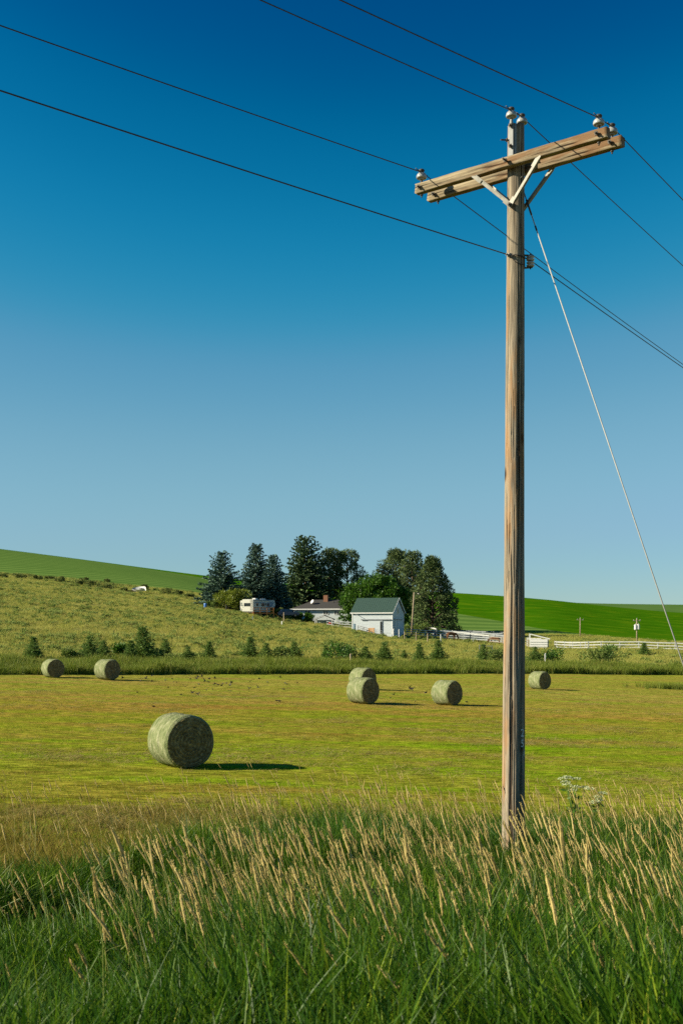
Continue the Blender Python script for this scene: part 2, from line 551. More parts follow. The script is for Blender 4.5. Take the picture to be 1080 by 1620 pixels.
# ---- ground sheets
xs = np.linspace(-70, 70, 281)
ys = np.concatenate([np.linspace(-60, -2, 20), np.linspace(-1.5, 26, 111)])
gx, gy = np.meshgrid(xs, ys)
sheet('roadside_verge', np.stack([gx, gy, gz(gx, gy)], -1), M_verge, 'sloping roadside verge under the tall foreground grass', 'verge')
sheet('hay_field', fan(0, 1, 150), M_field, 'flat mown hay field with green and straw coloured swaths', 'field')
hs = np.concatenate([fan(1, 2, 14), fan(2, 3, 90)[1:], fan(3, 4, 50)[1:]], 0)
sheet('hillside', hs, M_hill, 'rough yellow-green pasture rising behind the hay field', 'hillside')
sheet('crop_field', fan(4, 5, 60), M_wheat, 'blue-green crop on the hill with faint drill rows', 'field')
gh = np.concatenate([fan(5, 6, 40), fan(6, 7, 12)[1:]], 0)
sheet('green_hill', gh, M_lush, 'bright green hill behind the corral with yellow flecks', 'hill')
fh = np.concatenate([fan(7, 8, 14), fan(8, 9, 10)[1:], fan(9, 10, 6)[1:]], 0)
sheet('far_hill', fh, M_far, 'dark green hill on the horizon', 'hill')


# ------------------------------------------------------------------ plants by the thousand: clumps instanced on points
_protos = 0


def proto_set(meshes):
    global _protos
    c = bpy.data.collections.new('clump_set_%d' % _protos)
    for i, me in enumerate(meshes):
        o = bpy.data.objects.new('clump_%d_%02d' % (_protos, i), me)
        c.objects.link(o)
    _protos += 1
    return c, len(meshes)


def scatter(name, pts, cset, smin, smax, label, cat, zr=(0, 6.283), tilt=0.0, zs=None):
    c, k = cset
    n = len(pts)
    me = bpy.data.meshes.new(name)
    me.vertices.add(n)
    me.vertices.foreach_set('co', np.asarray(pts, np.float32).reshape(-1))
    rot = np.stack([rng.normal(0, tilt, n), rng.normal(0, tilt, n), rng.uniform(zr[0], zr[1], n)], -1).astype(np.float32)
    s = rng.uniform(smin, smax, n)
    scl = np.stack([s, s, s if zs is None else s * zs], -1).astype(np.float32)
    me.attributes.new('rot', 'FLOAT_VECTOR', 'POINT').data.foreach_set('vector', rot.reshape(-1))
    me.attributes.new('scl', 'FLOAT_VECTOR', 'POINT').data.foreach_set('vector', scl.reshape(-1))
    me.attributes.new('pick', 'INT', 'POINT').data.foreach_set('value', rng.integers(0, k, n).astype(np.int32))
    o = tag(obj(name, me), label, cat, kind='stuff')
    ng = bpy.data.node_groups.new(name, 'GeometryNodeTree')
    ng.interface.new_socket('Geometry', in_out='INPUT', socket_type='NodeSocketGeometry')
    ng.interface.new_socket('Geometry', in_out='OUTPUT', socket_type='NodeSocketGeometry')
    gi, go = ng.nodes.new('NodeGroupInput'), ng.nodes.new('NodeGroupOutput')
    ip = ng.nodes.new('GeometryNodeInstanceOnPoints')
    ci = ng.nodes.new('GeometryNodeCollectionInfo')
    ci.inputs['Collection'].default_value = c
    ci.inputs['Separate Children'].default_value = True
    ci.inputs['Reset Children'].default_value = True
    ip.inputs['Pick Instance'].default_value = True
    for nm, dt, sock in (('rot', 'FLOAT_VECTOR', 'Rotation'), ('scl', 'FLOAT_VECTOR', 'Scale'), ('pick', 'INT', 'Instance Index')):
        a = ng.nodes.new('GeometryNodeInputNamedAttribute')
        a.data_type = dt
        a.inputs['Name'].default_value = nm
        ng.links.new(a.outputs['Attribute'], ip.inputs[sock])
    ng.links.new(gi.outputs[0], ip.inputs['Points'])
    ng.links.new(ci.outputs[0], ip.inputs['Instance'])
    ng.links.new(ip.outputs[0], go.inputs[0])
    o.modifiers.new('scatter', 'NODES').node_group = ng
    return o


def blades(n, rad, h0, h1, w, lean, bend, segs=4, dirx=0.0):
    """A clump of curved, tapering grass blades as loose strips (each strip an island)."""
    V, Fc = [], []
    for _ in range(n):
        a, r = rng.uniform(0, 6.283), rad * math.sqrt(rng.uniform())
        bx, by = r * math.cos(a), r * math.sin(a)
        d = rng.uniform(0, 6.283)
        dx, dy = math.cos(d) + dirx, math.sin(d)
        h = rng.uniform(h0, h1)
        ln, bd = lean * rng.uniform(0.2, 1.0), bend * rng.uniform(0.1, 1.0)
        fa = rng.uniform(0, 6.283)
        sx, sy = math.cos(fa), math.sin(fa)
        ww = w * rng.uniform(0.6, 1.2)
        b = len(V)
        for i in range(segs + 1):
            t = i / segs
            o = h * (ln * t + bd * t * t)
            z = h * (t - 0.42 * bd * t * t) - 0.03
            k = ww * (1 - t ** 2.2) * 0.5 + 0.0004
            V.append((bx + dx * o - sx * k, by + dy * o - sy * k, z))
            V.append((bx + dx * o + sx * k, by + dy * o + sy * k, z))
        for i in range(segs):
            Fc.append((b + 2 * i, b + 2 * i + 1, b + 2 * i + 3, b + 2 * i + 2))
    return V, Fc


def kites(c, d, L, wid, roll=None):
    """Leaf-shaped quads: base c, direction d, length L, width wid."""
    c, d = np.asarray(c, float), np.asarray(d, float)
    n = len(c)
    d = d / np.linalg.norm(d, axis=1, keepdims=True)
    r = rng.normal(size=(n, 3)) if roll is None else roll
    s = np.cross(d, r); s /= np.linalg.norm(s, axis=1, keepdims=True) + 1e-9
    L, wid = np.broadcast_to(L, (n,))[:, None], np.broadcast_to(wid, (n,))[:, None]
    return np.stack([c, c + d * L * 0.45 + s * wid / 2, c + d * L, c + d * L * 0.45 - s * wid / 2], 1)


def unit(n):
    v = rng.normal(size=(n, 3))
    return v / np.linalg.norm(v, axis=1, keepdims=True)


M_blade = leaf_mat('grass_blade', [(0.0, (0.012, 0.046, 0.003)), (0.48, (0.036, 0.100, 0.005)), (0.76, (0.110, 0.195, 0.009)), (0.93, (0.235, 0.300, 0.016)), (1.0, (0.40, 0.33, 0.08))], 0.40, 0.45, 0.22, inst=True)
M_stem = leaf_mat('grass_stem', [(0.0, (0.13, 0.19, 0.035)), (1.0, (0.30, 0.27, 0.09))], 0.15, 0.5, 0.3, inst=True)
M_head = leaf_mat('seed_head', [(0.0, (0.36, 0.275, 0.095)), (0.5, (0.58, 0.46, 0.18)), (1.0, (0.76, 0.63, 0.29))], 0.35, 0.8, 0.08, inst=True)
M_stub = leaf_mat('stubble', [(0.0, (0.110, 0.200, 0.006)), (0.45, (0.18, 0.245, 0.012)), (0.75, (0.28, 0.23, 0.045)), (1.0, (0.33, 0.20, 0.07))], 0.3, 0.7, 0.1, inst=True)
M_brown_tuft = leaf_mat('brown_tuft', [(0.0, (0.085, 0.120, 0.008)), (0.4, (0.17, 0.15, 0.022)), (0.8, (0.26, 0.18, 0.05)), (1.0, (0.34, 0.25, 0.09))], 0.3, 0.7, 0.05, inst=True)
M_dry = leaf_mat('dry_tuft', [(0.0, (0.20, 0.245, 0.04)), (0.5, (0.33, 0.33, 0.075)), (1.0, (0.50, 0.43, 0.14))], 0.4, 0.7, 0.1, inst=True)
M_sage = leaf_mat('sage_tuft', [(0.0, (0.12, 0.175, 0.035)), (0.5, (0.19, 0.245, 0.06)), (1.0, (0.29, 0.33, 0.10))], 0.35, 0.7, 0.1, inst=True)
M_ditch = leaf_mat('ditch_grass', [(0.0, (0.09, 0.145, 0.012)), (0.5, (0.155, 0.205, 0.022)), (0.85, (0.25, 0.26, 0.05)), (1.0, (0.40, 0.32, 0.11))], 0.35, 0.55, 0.2, inst=True)


def fan_points(n, y0, y1, umax, power=1.0, keep=None):
    """Points inside the wedge in view; density falls as distance**-power."""
    t = rng.uniform(size=n * 3)
    e = 2 - power
    y = (y0 ** e + t * (y1 ** e - y0 ** e)) ** (1 / e)
    x = rng.uniform(-1, 1, size=len(y)) * (umax * y + 0.8)
    if keep is not None:
        k = keep(x, y)
        x, y = x[k], y[k]
    x, y = x[:n], y[:n]
    return np.stack([x, y, gz(x, y)], -1)


def not_pole(x, y):
    return (x - 2.11) ** 2 + (y - 14) ** 2 > 0.22 ** 2


def tall_edge(x, y):
    """How far the uncut roadside grass reaches: further on the right of the view."""
    u = x / y
    return np.interp(u, [-0.36, -0.22, -0.10, 0.05, 0.16, 0.30], [11.0, 12.2, 15.4, 18.6, 21.2, 23.5]) + (fnoise(x / 1.5, y / 1.5, 33) - 0.5) * 3.0


# tall green grass of the verge
tall = proto_set([pos_mesh('blade_clump', *blades(24, 0.17, 0.22, 0.74, 0.0130, 0.20, 0.70, 5, -0.40), M_blade) for _ in range(7)])
pts = fan_points(26000, 2.4, 24, 0.37, 0.75, lambda x, y: (y < tall_edge(x, y)) & not_pole(x, y) & (rng.uniform(size=len(x)) < np.clip(2.8 * fnoise(x / 0.75, y / 0.75, 41) - 0.72, 0.10, 1)))
hz = 0.22 + 1.5 * fnoise(pts[:, 0] / 1.1, pts[:, 1] / 1.1, 55)
dip = np.exp(-(((pts[:, 0] + 2.0) / 1.3) ** 2 + ((pts[:, 1] - 9.2) / 0.9) ** 2))
pdip = np.exp(-(((pts[:, 0] - 1.85) / 0.75) ** 2 + ((pts[:, 1] - 12.6) / 1.5) ** 2))
hz = hz * (1 - 0.45 * dip) * (1 - 0.72 * pdip) * np.clip(1 - (pts[:, 1] - 14) / 26, 0.6, 1)
scatter('tall_grass', pts, tall, 0.8, 1.15, 'dense tall green grass along the roadside in the foreground', 'grass', tilt=0.10, zs=hz)


def stalk(h, lean, big):
    mb_v, mb_f, mi = [], [], []
    def P(t):
        return np.array([-h * (lean * t + 0.22 * lean * t ** 3 + 0.10 * t ** 4), h * 0.03 * math.sin(3 * t), h * t * (1 - 0.25 * lean * lean)])
    hl = rng.uniform(0.13, 0.21) * (1.15 if big else 0.95)
    t0 = 1 - hl / h
    def ring(p, r, n):
        return [(p[0] + r * math.cos(2 * math.pi * k / n), p[1] + r * math.sin(2 * math.pi * k / n), p[2]) for k in range(n)]
    ts = np.linspace(0, t0 + 0.02, 6)
    for i, t in enumerate(ts):
        mb_v += ring(P(t), 0.0024 - 0.0010 * t, 3)
        if i: mb_f += [((i - 1) * 3 + k, (i - 1) * 3 + (k + 1) % 3, i * 3 + (k + 1) % 3, i * 3 + k) for k in range(3)]
    mi += [0] * len(mb_f)
    b = len(mb_v)
    ns = 9
    for i in range(ns + 1):
        q = i / ns
        r = (0.0078 if big else 0.0060) * (math.sin(math.pi * min(1, q * 0.93 + 0.07)) ** 0.6) * rng.uniform(0.75, 1.15) + 0.0008
        p = P(t0 + (1 - t0) * q) + rng.normal(0, 0.0012, 3)
        mb_v += ring(p, r, 6)
        if i:
            f = [(b + (i - 1) * 6 + k, b + (i - 1) * 6 + (k + 1) % 6, b + i * 6 + (k + 1) % 6, b + i * 6 + k) for k in range(6)]
            mb_f += f; mi += [1] * 6
    m = 80                                                              # spikelets standing off the head
    q = rng.uniform(0.03, 1.0, m)
    c = np.array([P(t0 + (1 - t0) * x) for x in q]) + unit(m) * 0.004
    d = unit(m) * 0.7 + np.array([-0.2, 0, 1.2])
    for k4 in kites(c, d, rng.uniform(0.010, 0.022, m), 0.0042):
        b = len(mb_v); mb_v += [tuple(v) for v in k4]; mb_f.append((b, b + 1, b + 2, b + 3)); mi.append(1)
    for _ in range(2):                                                  # stem leaves
        t = rng.uniform(0.25, 0.6); p = P(t); a = rng.uniform(0, 6.28); L = rng.uniform(0.12, 0.25); b = len(mb_v)
        for i in range(4):
            s = i / 3; w = 0.004 * (1 - s) + 0.0004
            c = p + np.array([math.cos(a) * L * s, math.sin(a) * L * s, L * (0.8 * s - 0.8 * s * s)])
            mb_v += [tuple(c + np.array([-math.sin(a) * w, math.cos(a) * w, 0])), tuple(c - np.array([-math.sin(a) * w, math.cos(a) * w, 0]))]
        for i in range(3): mb_f.append((b + 2 * i, b + 2 * i + 1, b + 2 * i + 3, b + 2 * i + 2)); mi.append(0)
    return pos_mesh('seed_stalk', mb_v, mb_f, [M_stem, M_head], False, mi)


stk = proto_set([stalk(rng.uniform(0.85, 1.25), ln, i % 3 == 0) for i, ln in enumerate([-0.03, 0.02, 0.06, 0.10, 0.13, 0.17, 0.22, 0.30, 0.05, 0.08])])


def stalk_keep(x, y):
    u = x / y
    dn = np.interp(y, [4, 5.2, 6.5, 8, 10, 13, 17, 21, 24, 27], [0.14, 0.6, 1.4, 1.5, 1.2, 0.62, 0.6, 0.6, 0.42, 0.07])
    side = np.interp(u, [-0.32, -0.15, 0.0, 0.12, 0.3], [0.30, 0.45, 0.85, 0.9, 1.0])
    far = np.where(y > tall_edge(x, y) + 0.5, np.interp(u, [-0.3, 0, 0.3], [0.40, 0.6, 0.7]), 1.0)
    cl = np.clip(3.4 * fnoise(x / 0.9, y / 0.9, 77) - 1.15, 0.03, 1)
    cl = cl * (1 - 0.93 * np.exp(-(((x - 1.8) / 0.45) ** 2 + ((y - 12.0) / 2.0) ** 2)))
    return (rng.uniform(size=len(x)) < dn * side * far * cl * 0.95) & not_pole(x, y)


pts = np.concatenate([fan_points(5000, 3.6, 27.5, 0.36, 0.7, stalk_keep) for _ in range(1)])
scatter('seed_stalks', pts, stk, 0.56, 0.98, 'tan grass seed heads on thin stalks leaning over the foreground grass', 'grass', zr=(-1.0, 1.0), tilt=0.09)

# short stubble of the mown field
stub = proto_set([pos_mesh('stubble_clump', *blades(26, 0.26, 0.03, 0.10, 0.009, 0.7, 0.9, 2), M_stub) for _ in range(6)])
pts = fan_points(34000, 12.5, 100, 0.34, 1.25, lambda x, y: (y > tall_edge(x, y) - 1.2) & (y < np.interp(x / y, UF, KS['Ye']) - 1))
sc_d = np.clip(pts[:, 1] / 40, 0.7, 1.5)
scatter('stubble_grass', pts, stub, 0.6, 1.35, 'short cut green and straw stubble across the hay field', 'grass', zs=0.8 + 0.5 * fnoise(pts[:, 0] / 2.5, pts[:, 1] / 1.2, 14))
M_loose = leaf_mat('loose_straw', [(0.0, (0.17, 0.13, 0.035)), (0.5, (0.30, 0.235, 0.085)), (1.0, (0.44, 0.36, 0.16))], 0.2, 0.8, 0.05, inst=True)
wisps = proto_set([pos_mesh('straw_wisp', *blades(30, 0.34, 0.06, 0.16, 0.012, 2.2, 0.8, 2), M_loose) for _ in range(4)])
pts = fan_points(9000, 22, 98, 0.34, 1.1, lambda x, y: (y < np.interp(x / y, UF, KS['Ye']) - 2) & (rng.uniform(size=len(x)) < np.clip(3.5 * vnoise(x / 16, (y + 0.06 * x) / 2.3, 101) * fnoise(x / 3, y / 3, 103) - 1.15, 0.015, 1)))
scatter('loose_hay_wisps', pts, wisps, 0.6, 1.3, 'thin wisps of loose dry hay left in rows on the mown field', 'hay', zs=0.55)
# uncut tufts at the near edge of the field
mid = proto_set([pos_mesh('blade_clump', *blades(22, 0.2, 0.07, 0.24, 0.008, 0.5, 0.7, 3, -0.2), M_brown_tuft) for _ in range(4)])
pts = fan_points(5200, 11, 27, 0.36, 0.6, lambda x, y: (x / y < -0.08 + 0.12 * (fnoise(x / 2, y / 2, 7) - 0.5)) & (y > tall_edge(x, y) - 1) & (rng.uniform(size=len(x)) < np.interp(y - tall_edge(x, y), [-1, 3, 9], [1, 0.8, 0.15]) * (0.3 + fnoise(x / 1.2, y / 0.8, 91))))
scatter('uncut_tufts', pts, mid, 0.7, 1.3, 'thin uncut tufts between the tall grass and the mown hay field', 'grass')

mid2 = proto_set([pos_mesh('blade_clump', *blades(22, 0.2, 0.08, 0.32, 0.009, 0.4, 0.7, 3, -0.2), M_stub) for _ in range(4)])
pts = fan_points(5200, 11, 27, 0.36, 0.6, lambda x, y: (x / y > -0.14 + 0.12 * (fnoise(x / 2, y / 2, 7) - 0.5)) & (y > tall_edge(x, y) - 1.5) & (rng.uniform(size=len(x)) < np.interp(y - tall_edge(x, y), [-1, 3, 9], [1, 0.8, 0.15]) * (0.3 + fnoise(x / 1.2, y / 0.8, 92))))
scatter('uncut_green_tufts', pts, mid2, 0.7, 1.3, 'short green tufts fading from the tall grass into the mown field around the pole', 'grass')

# tall grass in the ditch along the far edge of the field
dit = proto_set([pos_mesh('ditch_clump', *blades(40, 0.42, 0.55, 1.25, 0.035, 0.25, 0.35, 3), M_ditch) for _ in range(5)])


def band(n, a, b, umax, keep=None):
    u = rng.uniform(-umax, umax, n)
    ye = np.interp(u, UF, KS['Ye'])
    y = ye + rng.uniform(a, b, n)
    x = u * y
    if keep is not None:
        k = keep(x, y); x, y = x[k], y[k]
    return np.stack([x, y, gz(x, y)], -1)


pts = band(6000, 0, 8, 0.34, lambda x, y: rng.uniform(size=len(x)) < 0.35 + fnoise(x / 4, y / 3, 61))
scatter('ditch_grass', pts, dit, 0.7, 1.15, 'band of tall green grass in the ditch behind the hay bales', 'grass', zs=0.45 + 0.85 * fnoise(pts[:, 0] / 3, pts[:, 1] / 3, 63))
# the same tall grass on one uncut island at the right of the field
xi, yi = rng.normal(28.5, 2.2, 90), rng.normal(95, 0.8, 90)
scatter('uncut_grass_patch', np.stack([xi, yi, gz(xi, yi)], -1), dit, 0.45, 0.7, 'dark low uncut grass patch in the mown field beyond the wooden pole', 'grass')

# rough pasture on the hillside
def dome(n, r, h, L, w, up):
    c = unit(n) * np.array([r, r, h]) * rng.uniform(0.4, 1, (n, 1)); c[:, 2] = np.abs(c[:, 2])
    d = c * np.array([1, 1, 1.0]) + unit(n) * 0.3 + np.array([0, 0, up])
    return kites(c, d, rng.uniform(0.6, 1.2, n) * L, w)


drys = proto_set([pos_mesh('dry_clump', *blades(30, 0.45, 0.22, 0.55, 0.035, 0.5, 0.6, 2), M_dry) for _ in range(4)])
sages = proto_set([quads_mesh('sage_clump', dome(90, 0.42, 0.38, 0.22, 0.11, 0.25), M_sage) for _ in range(4)])


def hill_pts(n, keep):
    y = rng.uniform(95, 330, n * 2); u = rng.uniform(-0.35, 0.35, n * 2); x = u * y
    ye, ys, yc = (np.interp(u, UF, KS[k]) for k in ('Ye', 'Ys', 'Yc'))
    k = (y > ye + 9) & (y < ys - 2) & keep(x, y, yc)
    x, y = x[k], y[k]
    return np.stack([x, y, gz(x, y)], -1)


pts = hill_pts(34000, lambda x, y, yc: rng.uniform(size=len(x)) < np.clip(fnoise(x / 14, y / 20, 71) * 1.5 - 0.1, 0.1, 1))
scatter('pasture_grass', pts, drys, 0.6, 1.3, 'dry yellow-green grass tufts covering the rough hillside', 'grass')
pts = hill_pts(9000, lambda x, y, yc: rng.uniform(size=len(x)) < np.clip(2.4 * fnoise(x / 7, y / 9, 73) - 0.72, 0.0, 1) * np.interp(x / y, [-0.3, 0.0, 0.1, 0.3], [1, 0.8, 0.35, 0.3]))
scatter('pasture_weeds', pts, sages, 0.55, 1.25, 'low grey-green weeds dotted over the rough hillside', 'weeds')

# ------------------------------------------------------------------ trees
M_bark = noise_mat('bark', [(0.35, (0.06, 0.045, 0.035)), (0.7, (0.16, 0.12, 0.09))], 6, (1, 1, 0.25), 0.95, 0.1, bump=0.6)
L_blue = leaf_mat('blue_spruce_needles', [(0, (0.030, 0.065, 0.046)), (0.6, (0.068, 0.121, 0.088)), (1, (0.135, 0.209, 0.162))], 0.1, 0.7, 0.2)
L_dark = leaf_mat('dark_needles', [(0, (0.027, 0.057, 0.024)), (0.6, (0.061, 0.101, 0.041)), (1, (0.121, 0.169, 0.068))], 0.1, 0.7, 0.2)
L_pine = leaf_mat('pine_needles', [(0, (0.035, 0.065, 0.022)), (0.6, (0.081, 0.121, 0.041)), (1, (0.155, 0.203, 0.068))], 0.12, 0.7, 0.2)
L_leaf = leaf_mat('green_leaves', [(0, (0.028, 0.075, 0.007)), (0.6, (0.052, 0.132, 0.011)), (1, (0.095, 0.195, 0.018))], 0.3, 0.5, 0.3)
L_yell = leaf_mat('yellow_green_leaves', [(0, (0.08, 0.11, 0.010)), (0.6, (0.15, 0.19, 0.015)), (1, (0.23, 0.26, 0.03))], 0.3, 0.5, 0.3)
L_sap = leaf_mat('sapling_needles', [(0, (0.050, 0.105, 0.020)), (0.6, (0.105, 0.180, 0.034)), (1, (0.19, 0.27, 0.065))], 0.3, 0.6, 0.2)
L_scrub = leaf_mat('scrub_leaves', [(0, (0.060, 0.085, 0.022)), (0.6, (0.12, 0.15, 0.04)), (1, (0.22, 0.24, 0.08))], 0.3, 0.7, 0.1)
L_bush = leaf_mat('bush_leaves', [(0, (0.060, 0.105, 0.018)), (0.6, (0.12, 0.175, 0.035)), (1, (0.21, 0.26, 0.07))], 0.25, 0.6, 0.2)


def trunk_mesh(H, r0, top=0.95, limbs=()):
    mb = MB()
    p = [(0.02 * H * math.sin(k * 1.3) * 0.3, 0.02 * H * math.cos(k * 1.9) * 0.2, -0.3 + (top * H + 0.3) * k / 7) for k in range(8)]
    mb.tube(p, [r0 * (1.25 if k == 0 else 1) * (1 - 0.85 * k / 7) for k in range(8)], 9)
    for a, b, r in limbs:
        m = (Vector(a) + Vector(b)) / 2 + Vector((0, 0, 0.06 * H))
        mb.tube([a, m, b], [r, r * 0.7, r * 0.3], 6)
    return mb.mesh('trunk', M_bark, True)


def spruce_quads(H, Rm, droop=0.25, start=0.05, gap=1.0, spray=0.55, ragged=0.25, power=0.85, wf=0.42, per=(-1, 1, 0)):
    C, D, Ls, Wd = [], [], [], []
    z = start * H
    while z < H * 0.985:
        t = (z - start * H) / (H * (1 - start))
        r = Rm * (1 - t) ** power
        nb = int(7 + 6 * (1 - t))
        a0 = rng.uniform(0, 6.28)
        for b in range(nb):
            a = a0 + 6.283 * b / nb + rng.normal(0, 0.18)
            L = r * rng.uniform(1 - ragged * 1.6, 1 + ragged * 0.8) + 0.15
            zz = z + rng.normal(0, 0.012 * H)
            ns = max(3, int(L / (spray * 0.5)))
            s = np.linspace(0.15, 1, ns)
            up = np.interp(t, [0, 0.7, 1], [-droop, 0.1, 0.9])
            px, py = np.cos(a) * s * L, np.sin(a) * s * L
            pz = zz + L * (up * s + 0.22 * droop * 2 * s ** 2.2)
            for side in per:
                aa = a + side * rng.uniform(0.5, 1.05, ns)
                d = np.stack([np.cos(aa), np.sin(aa), np.full(ns, up * 0.6 + 0.12) + rng.normal(0, 0.22, ns) - (0.25 if side == 0 else 0)], -1)
                C.append(np.stack([px, py, pz], -1) + rng.normal(0, 0.05, (ns, 3))); D.append(d)
                Ls.append(spray * rng.uniform(0.7, 1.25, ns) * (0.55 + 0.45 * (1 - t))); Wd.append(spray * wf * 1.15 * rng.uniform(0.7, 1.2, ns))
        z += H / 34 * gap * rng.uniform(0.8, 1.2)
    C.append(np.tile([[0, 0, H * 0.93]], (14, 1)) + np.linspace(0, 0.05 * H, 14)[:, None] * np.array([[0, 0, 1.]])); D.append(unit(14) * 0.6 + np.array([0, 0, 1]))
    Ls.append(np.full(14, spray * 0.7)); Wd.append(np.full(14, spray * 0.3))
    return kites(np.concatenate(C), np.concatenate(D), np.concatenate(Ls), np.concatenate(Wd))


def puff_quads(centers, rad, per, leaf, wid, squash=0.75, inner=0.35):
    C, D = [], []
    for c, r in zip(centers, rad):
        u = unit(per)
        u[:, 2] = u[:, 2] * squash
        q = rng.uniform(inner, 1.0, (per, 1)) ** 0.6
        C.append(np.asarray(c) + u * r * q)
        D.append(u + np.array([0, 0, 0.45]) + unit(per) * 0.55)
    C, D = np.concatenate(C), np.concatenate(D)
    return kites(C, D, rng.uniform(0.7, 1.3, len(C)) * leaf, wid)


def pine_parts(H, Rm, bare=0.18, npf=95, shape=(0.55, 1.0, 0.95, 0.6), lean=0.0):
    cs, rs, limbs = [], [], []
    for i in range(npf):
        t = bare + (1 - bare) * ((i + rng.uniform()) / npf)
        env = Rm * np.interp((t - bare) / (1 - bare), [0, 0.3, 0.65, 1.0], [shape[0], shape[1], shape[2], shape[3] * 0.45])
        a = i * 2.39996 + rng.normal(0, 0.4)
        rr = env * rng.uniform(0.35, 1.0) ** 0.6
        z = t * H * 0.95 + rng.normal(0, 0.15)
        c = (math.cos(a) * rr + lean * t, math.sin(a) * rr, z)
        cs.append(c); rs.append(rng.uniform(0.55, 1.0) * H * 0.068)
        if rng.uniform() < 0.4: limbs.append(((lean * t * 0.9, 0, max(z - 0.25 * rr, bare * H * 0.7)), c, 0.012 * H * (1 - 0.6 * t)))
    return cs, rs, limbs


def tree(name, px, Y, crown_me, trunk_me, label, group=None, rz=None, sink=0.0):
    g = G(px, Y)
    g.z -= sink
    e = tag(empty(name, g, rng.uniform(0, 6.28) if rz is None else rz), label, 'tree', group)
    obj('trunk', trunk_me, e)
    obj('crown', crown_me, e)
    return e


def height_at(px, Y, ptop):
    return float(W(px, ptop, Y).z - G(px, Y).z)


def conifer(name, px, Y, ptop, wpx, label, mat, **kw):
    H = height_at(px, Y, ptop)
    return tree(name, px, Y, quads_mesh('crown', spruce_quads(H, wpx * Y / F / 2, **kw), mat), trunk_mesh(H, 0.020 * H), label, 'farmstead trees')


def pine(px, Y, ptop, wpx, label, mat=L_pine, **kw):
    H = height_at(px, Y, ptop)
    cs, rs, limbs = pine_parts(H, wpx * Y / F / 2 - 0.4, **kw)
    return tree('pine_tree', px, Y, quads_mesh('crown', puff_quads(cs, rs, 95, 0.52, 0.20), mat), trunk_mesh(H, 0.022 * H, 0.93, limbs), label, 'farmstead trees')


conifer('spruce_tree', 351, 238, 875, 82, 'grey-blue spruce with wide ragged branches, behind the yellow-green bush', L_blue, droop=0.35, gap=0.85, ragged=0.38, power=0.75, spray=0.7)
conifer('spruce_tree', 405, 246, 864, 62, 'dense upright blue spruce rising straight behind the camper trailer', L_blue, droop=0.2, gap=0.6, ragged=0.16, power=0.62, spray=0.75)
conifer('spruce_tree', 432, 243, 881, 52, 'slim dark spruce beside the front end of the camper trailer', L_blue, droop=0.2, gap=0.6, ragged=0.16, power=0.62, spray=0.7)
conifer('fir_tree', 483, 258, 853, 94, 'tallest broad dark fir, standing behind the farmhouse', L_dark, droop=0.22, gap=0.62, ragged=0.24, power=0.55, spray=0.95)
pine(521, 262, 865, 46, 'thin bare-stemmed pine right next to the tallest fir', bare=0.3, npf=70, shape=(0.6, 0.9, 1.0, 0.9))
pine(549, 264, 867, 68, 'pine with open tufted crown between the fir and the leafy tree', bare=0.22, npf=95, shape=(0.7, 1.0, 1.0, 0.8))
pine(626, 268, 866, 76, 'rounded pine whose crown shows above the leafy tree by the barn', bare=0.2, npf=150, shape=(0.8, 1.0, 0.9, 0.45))
pine(652, 262, 870, 56, 'narrow pine squeezed between the two big pines behind the barn', bare=0.2, npf=90, shape=(0.8, 1.0, 0.9, 0.8))
pine(684, 240, 879, 82, 'big spreading pine at the corral end of the tree row', bare=0.05, npf=190, shape=(1.0, 1.0, 0.70, 0.25))

# broad leafy tree behind the barn
H = height_at(594, 226, 903)
cs, rs = [], []
for i in range(120):
    u = unit(1)[0]
    u[2] = abs(u[2]) * 1.0 - 0.15
    k = rng.uniform(0.65, 1.0)
    cs.append((u[0] * 6.8 * k, u[1] * 5.0 * k, H * 0.48 + u[2] * H * 0.46 * k)); rs.append(rng.uniform(0.9, 1.45))
for i in range(45):
    a = rng.uniform(0, 6.28)
    cs.append((math.cos(a) * rng.uniform(3.5, 6.3), math.sin(a) * rng.uniform(2.5, 5), H * rng.uniform(0.1, 0.4))); rs.append(rng.uniform(0.8, 1.3))
limbs = [((0, 0, H * 0.25), (math.cos(a) * 3.2, math.sin(a) * 3.0, H * 0.6), 0.16) for a in (0.3, 1.4, 2.6, 3.7, 4.9, 5.7)]
tree('maple_tree', 594, 226, quads_mesh('crown', puff_quads(cs, rs, 150, 0.42, 0.30, 0.9, 0.3), L_leaf), trunk_mesh(H, 0.32, 0.7, limbs), 'broad round leafy tree, bright green, close behind the white barn', 'farmstead trees', rz=0)


def bush(name, px, Y, w, h, mat, label, group=None, leaf=0.25, n=26, per=80, cat='bush'):
    g = G(px, Y)
    e = tag(empty(name, g, rng.uniform(0, 6.28)), label, cat, group)
    cs = [(rng.normal(0, w * 0.27), rng.normal(0, w * 0.27), h * (0.2 + 0.62 * rng.uniform() ** 0.8)) for _ in range(n)]
    rs = [rng.uniform(0.16, 0.26) * (w + h) / 2 for _ in range(n)]
    mb = MB()
    for k in range(5):
        c = cs[k]
        mb.tube([(0, 0, -0.15), (c[0] * 0.5, c[1] * 0.5, c[2] * 0.6), c], [0.03 * h * 0.6, 0.02 * h * 0.6, 0.008 * h], 5)
    obj('stem', mb.mesh('stem', M_bark, True), e)
    obj('crown', quads_mesh('crown', puff_quads(cs, rs, per, leaf, leaf * 0.6, 0.9, 0.2), mat), e)
    return e


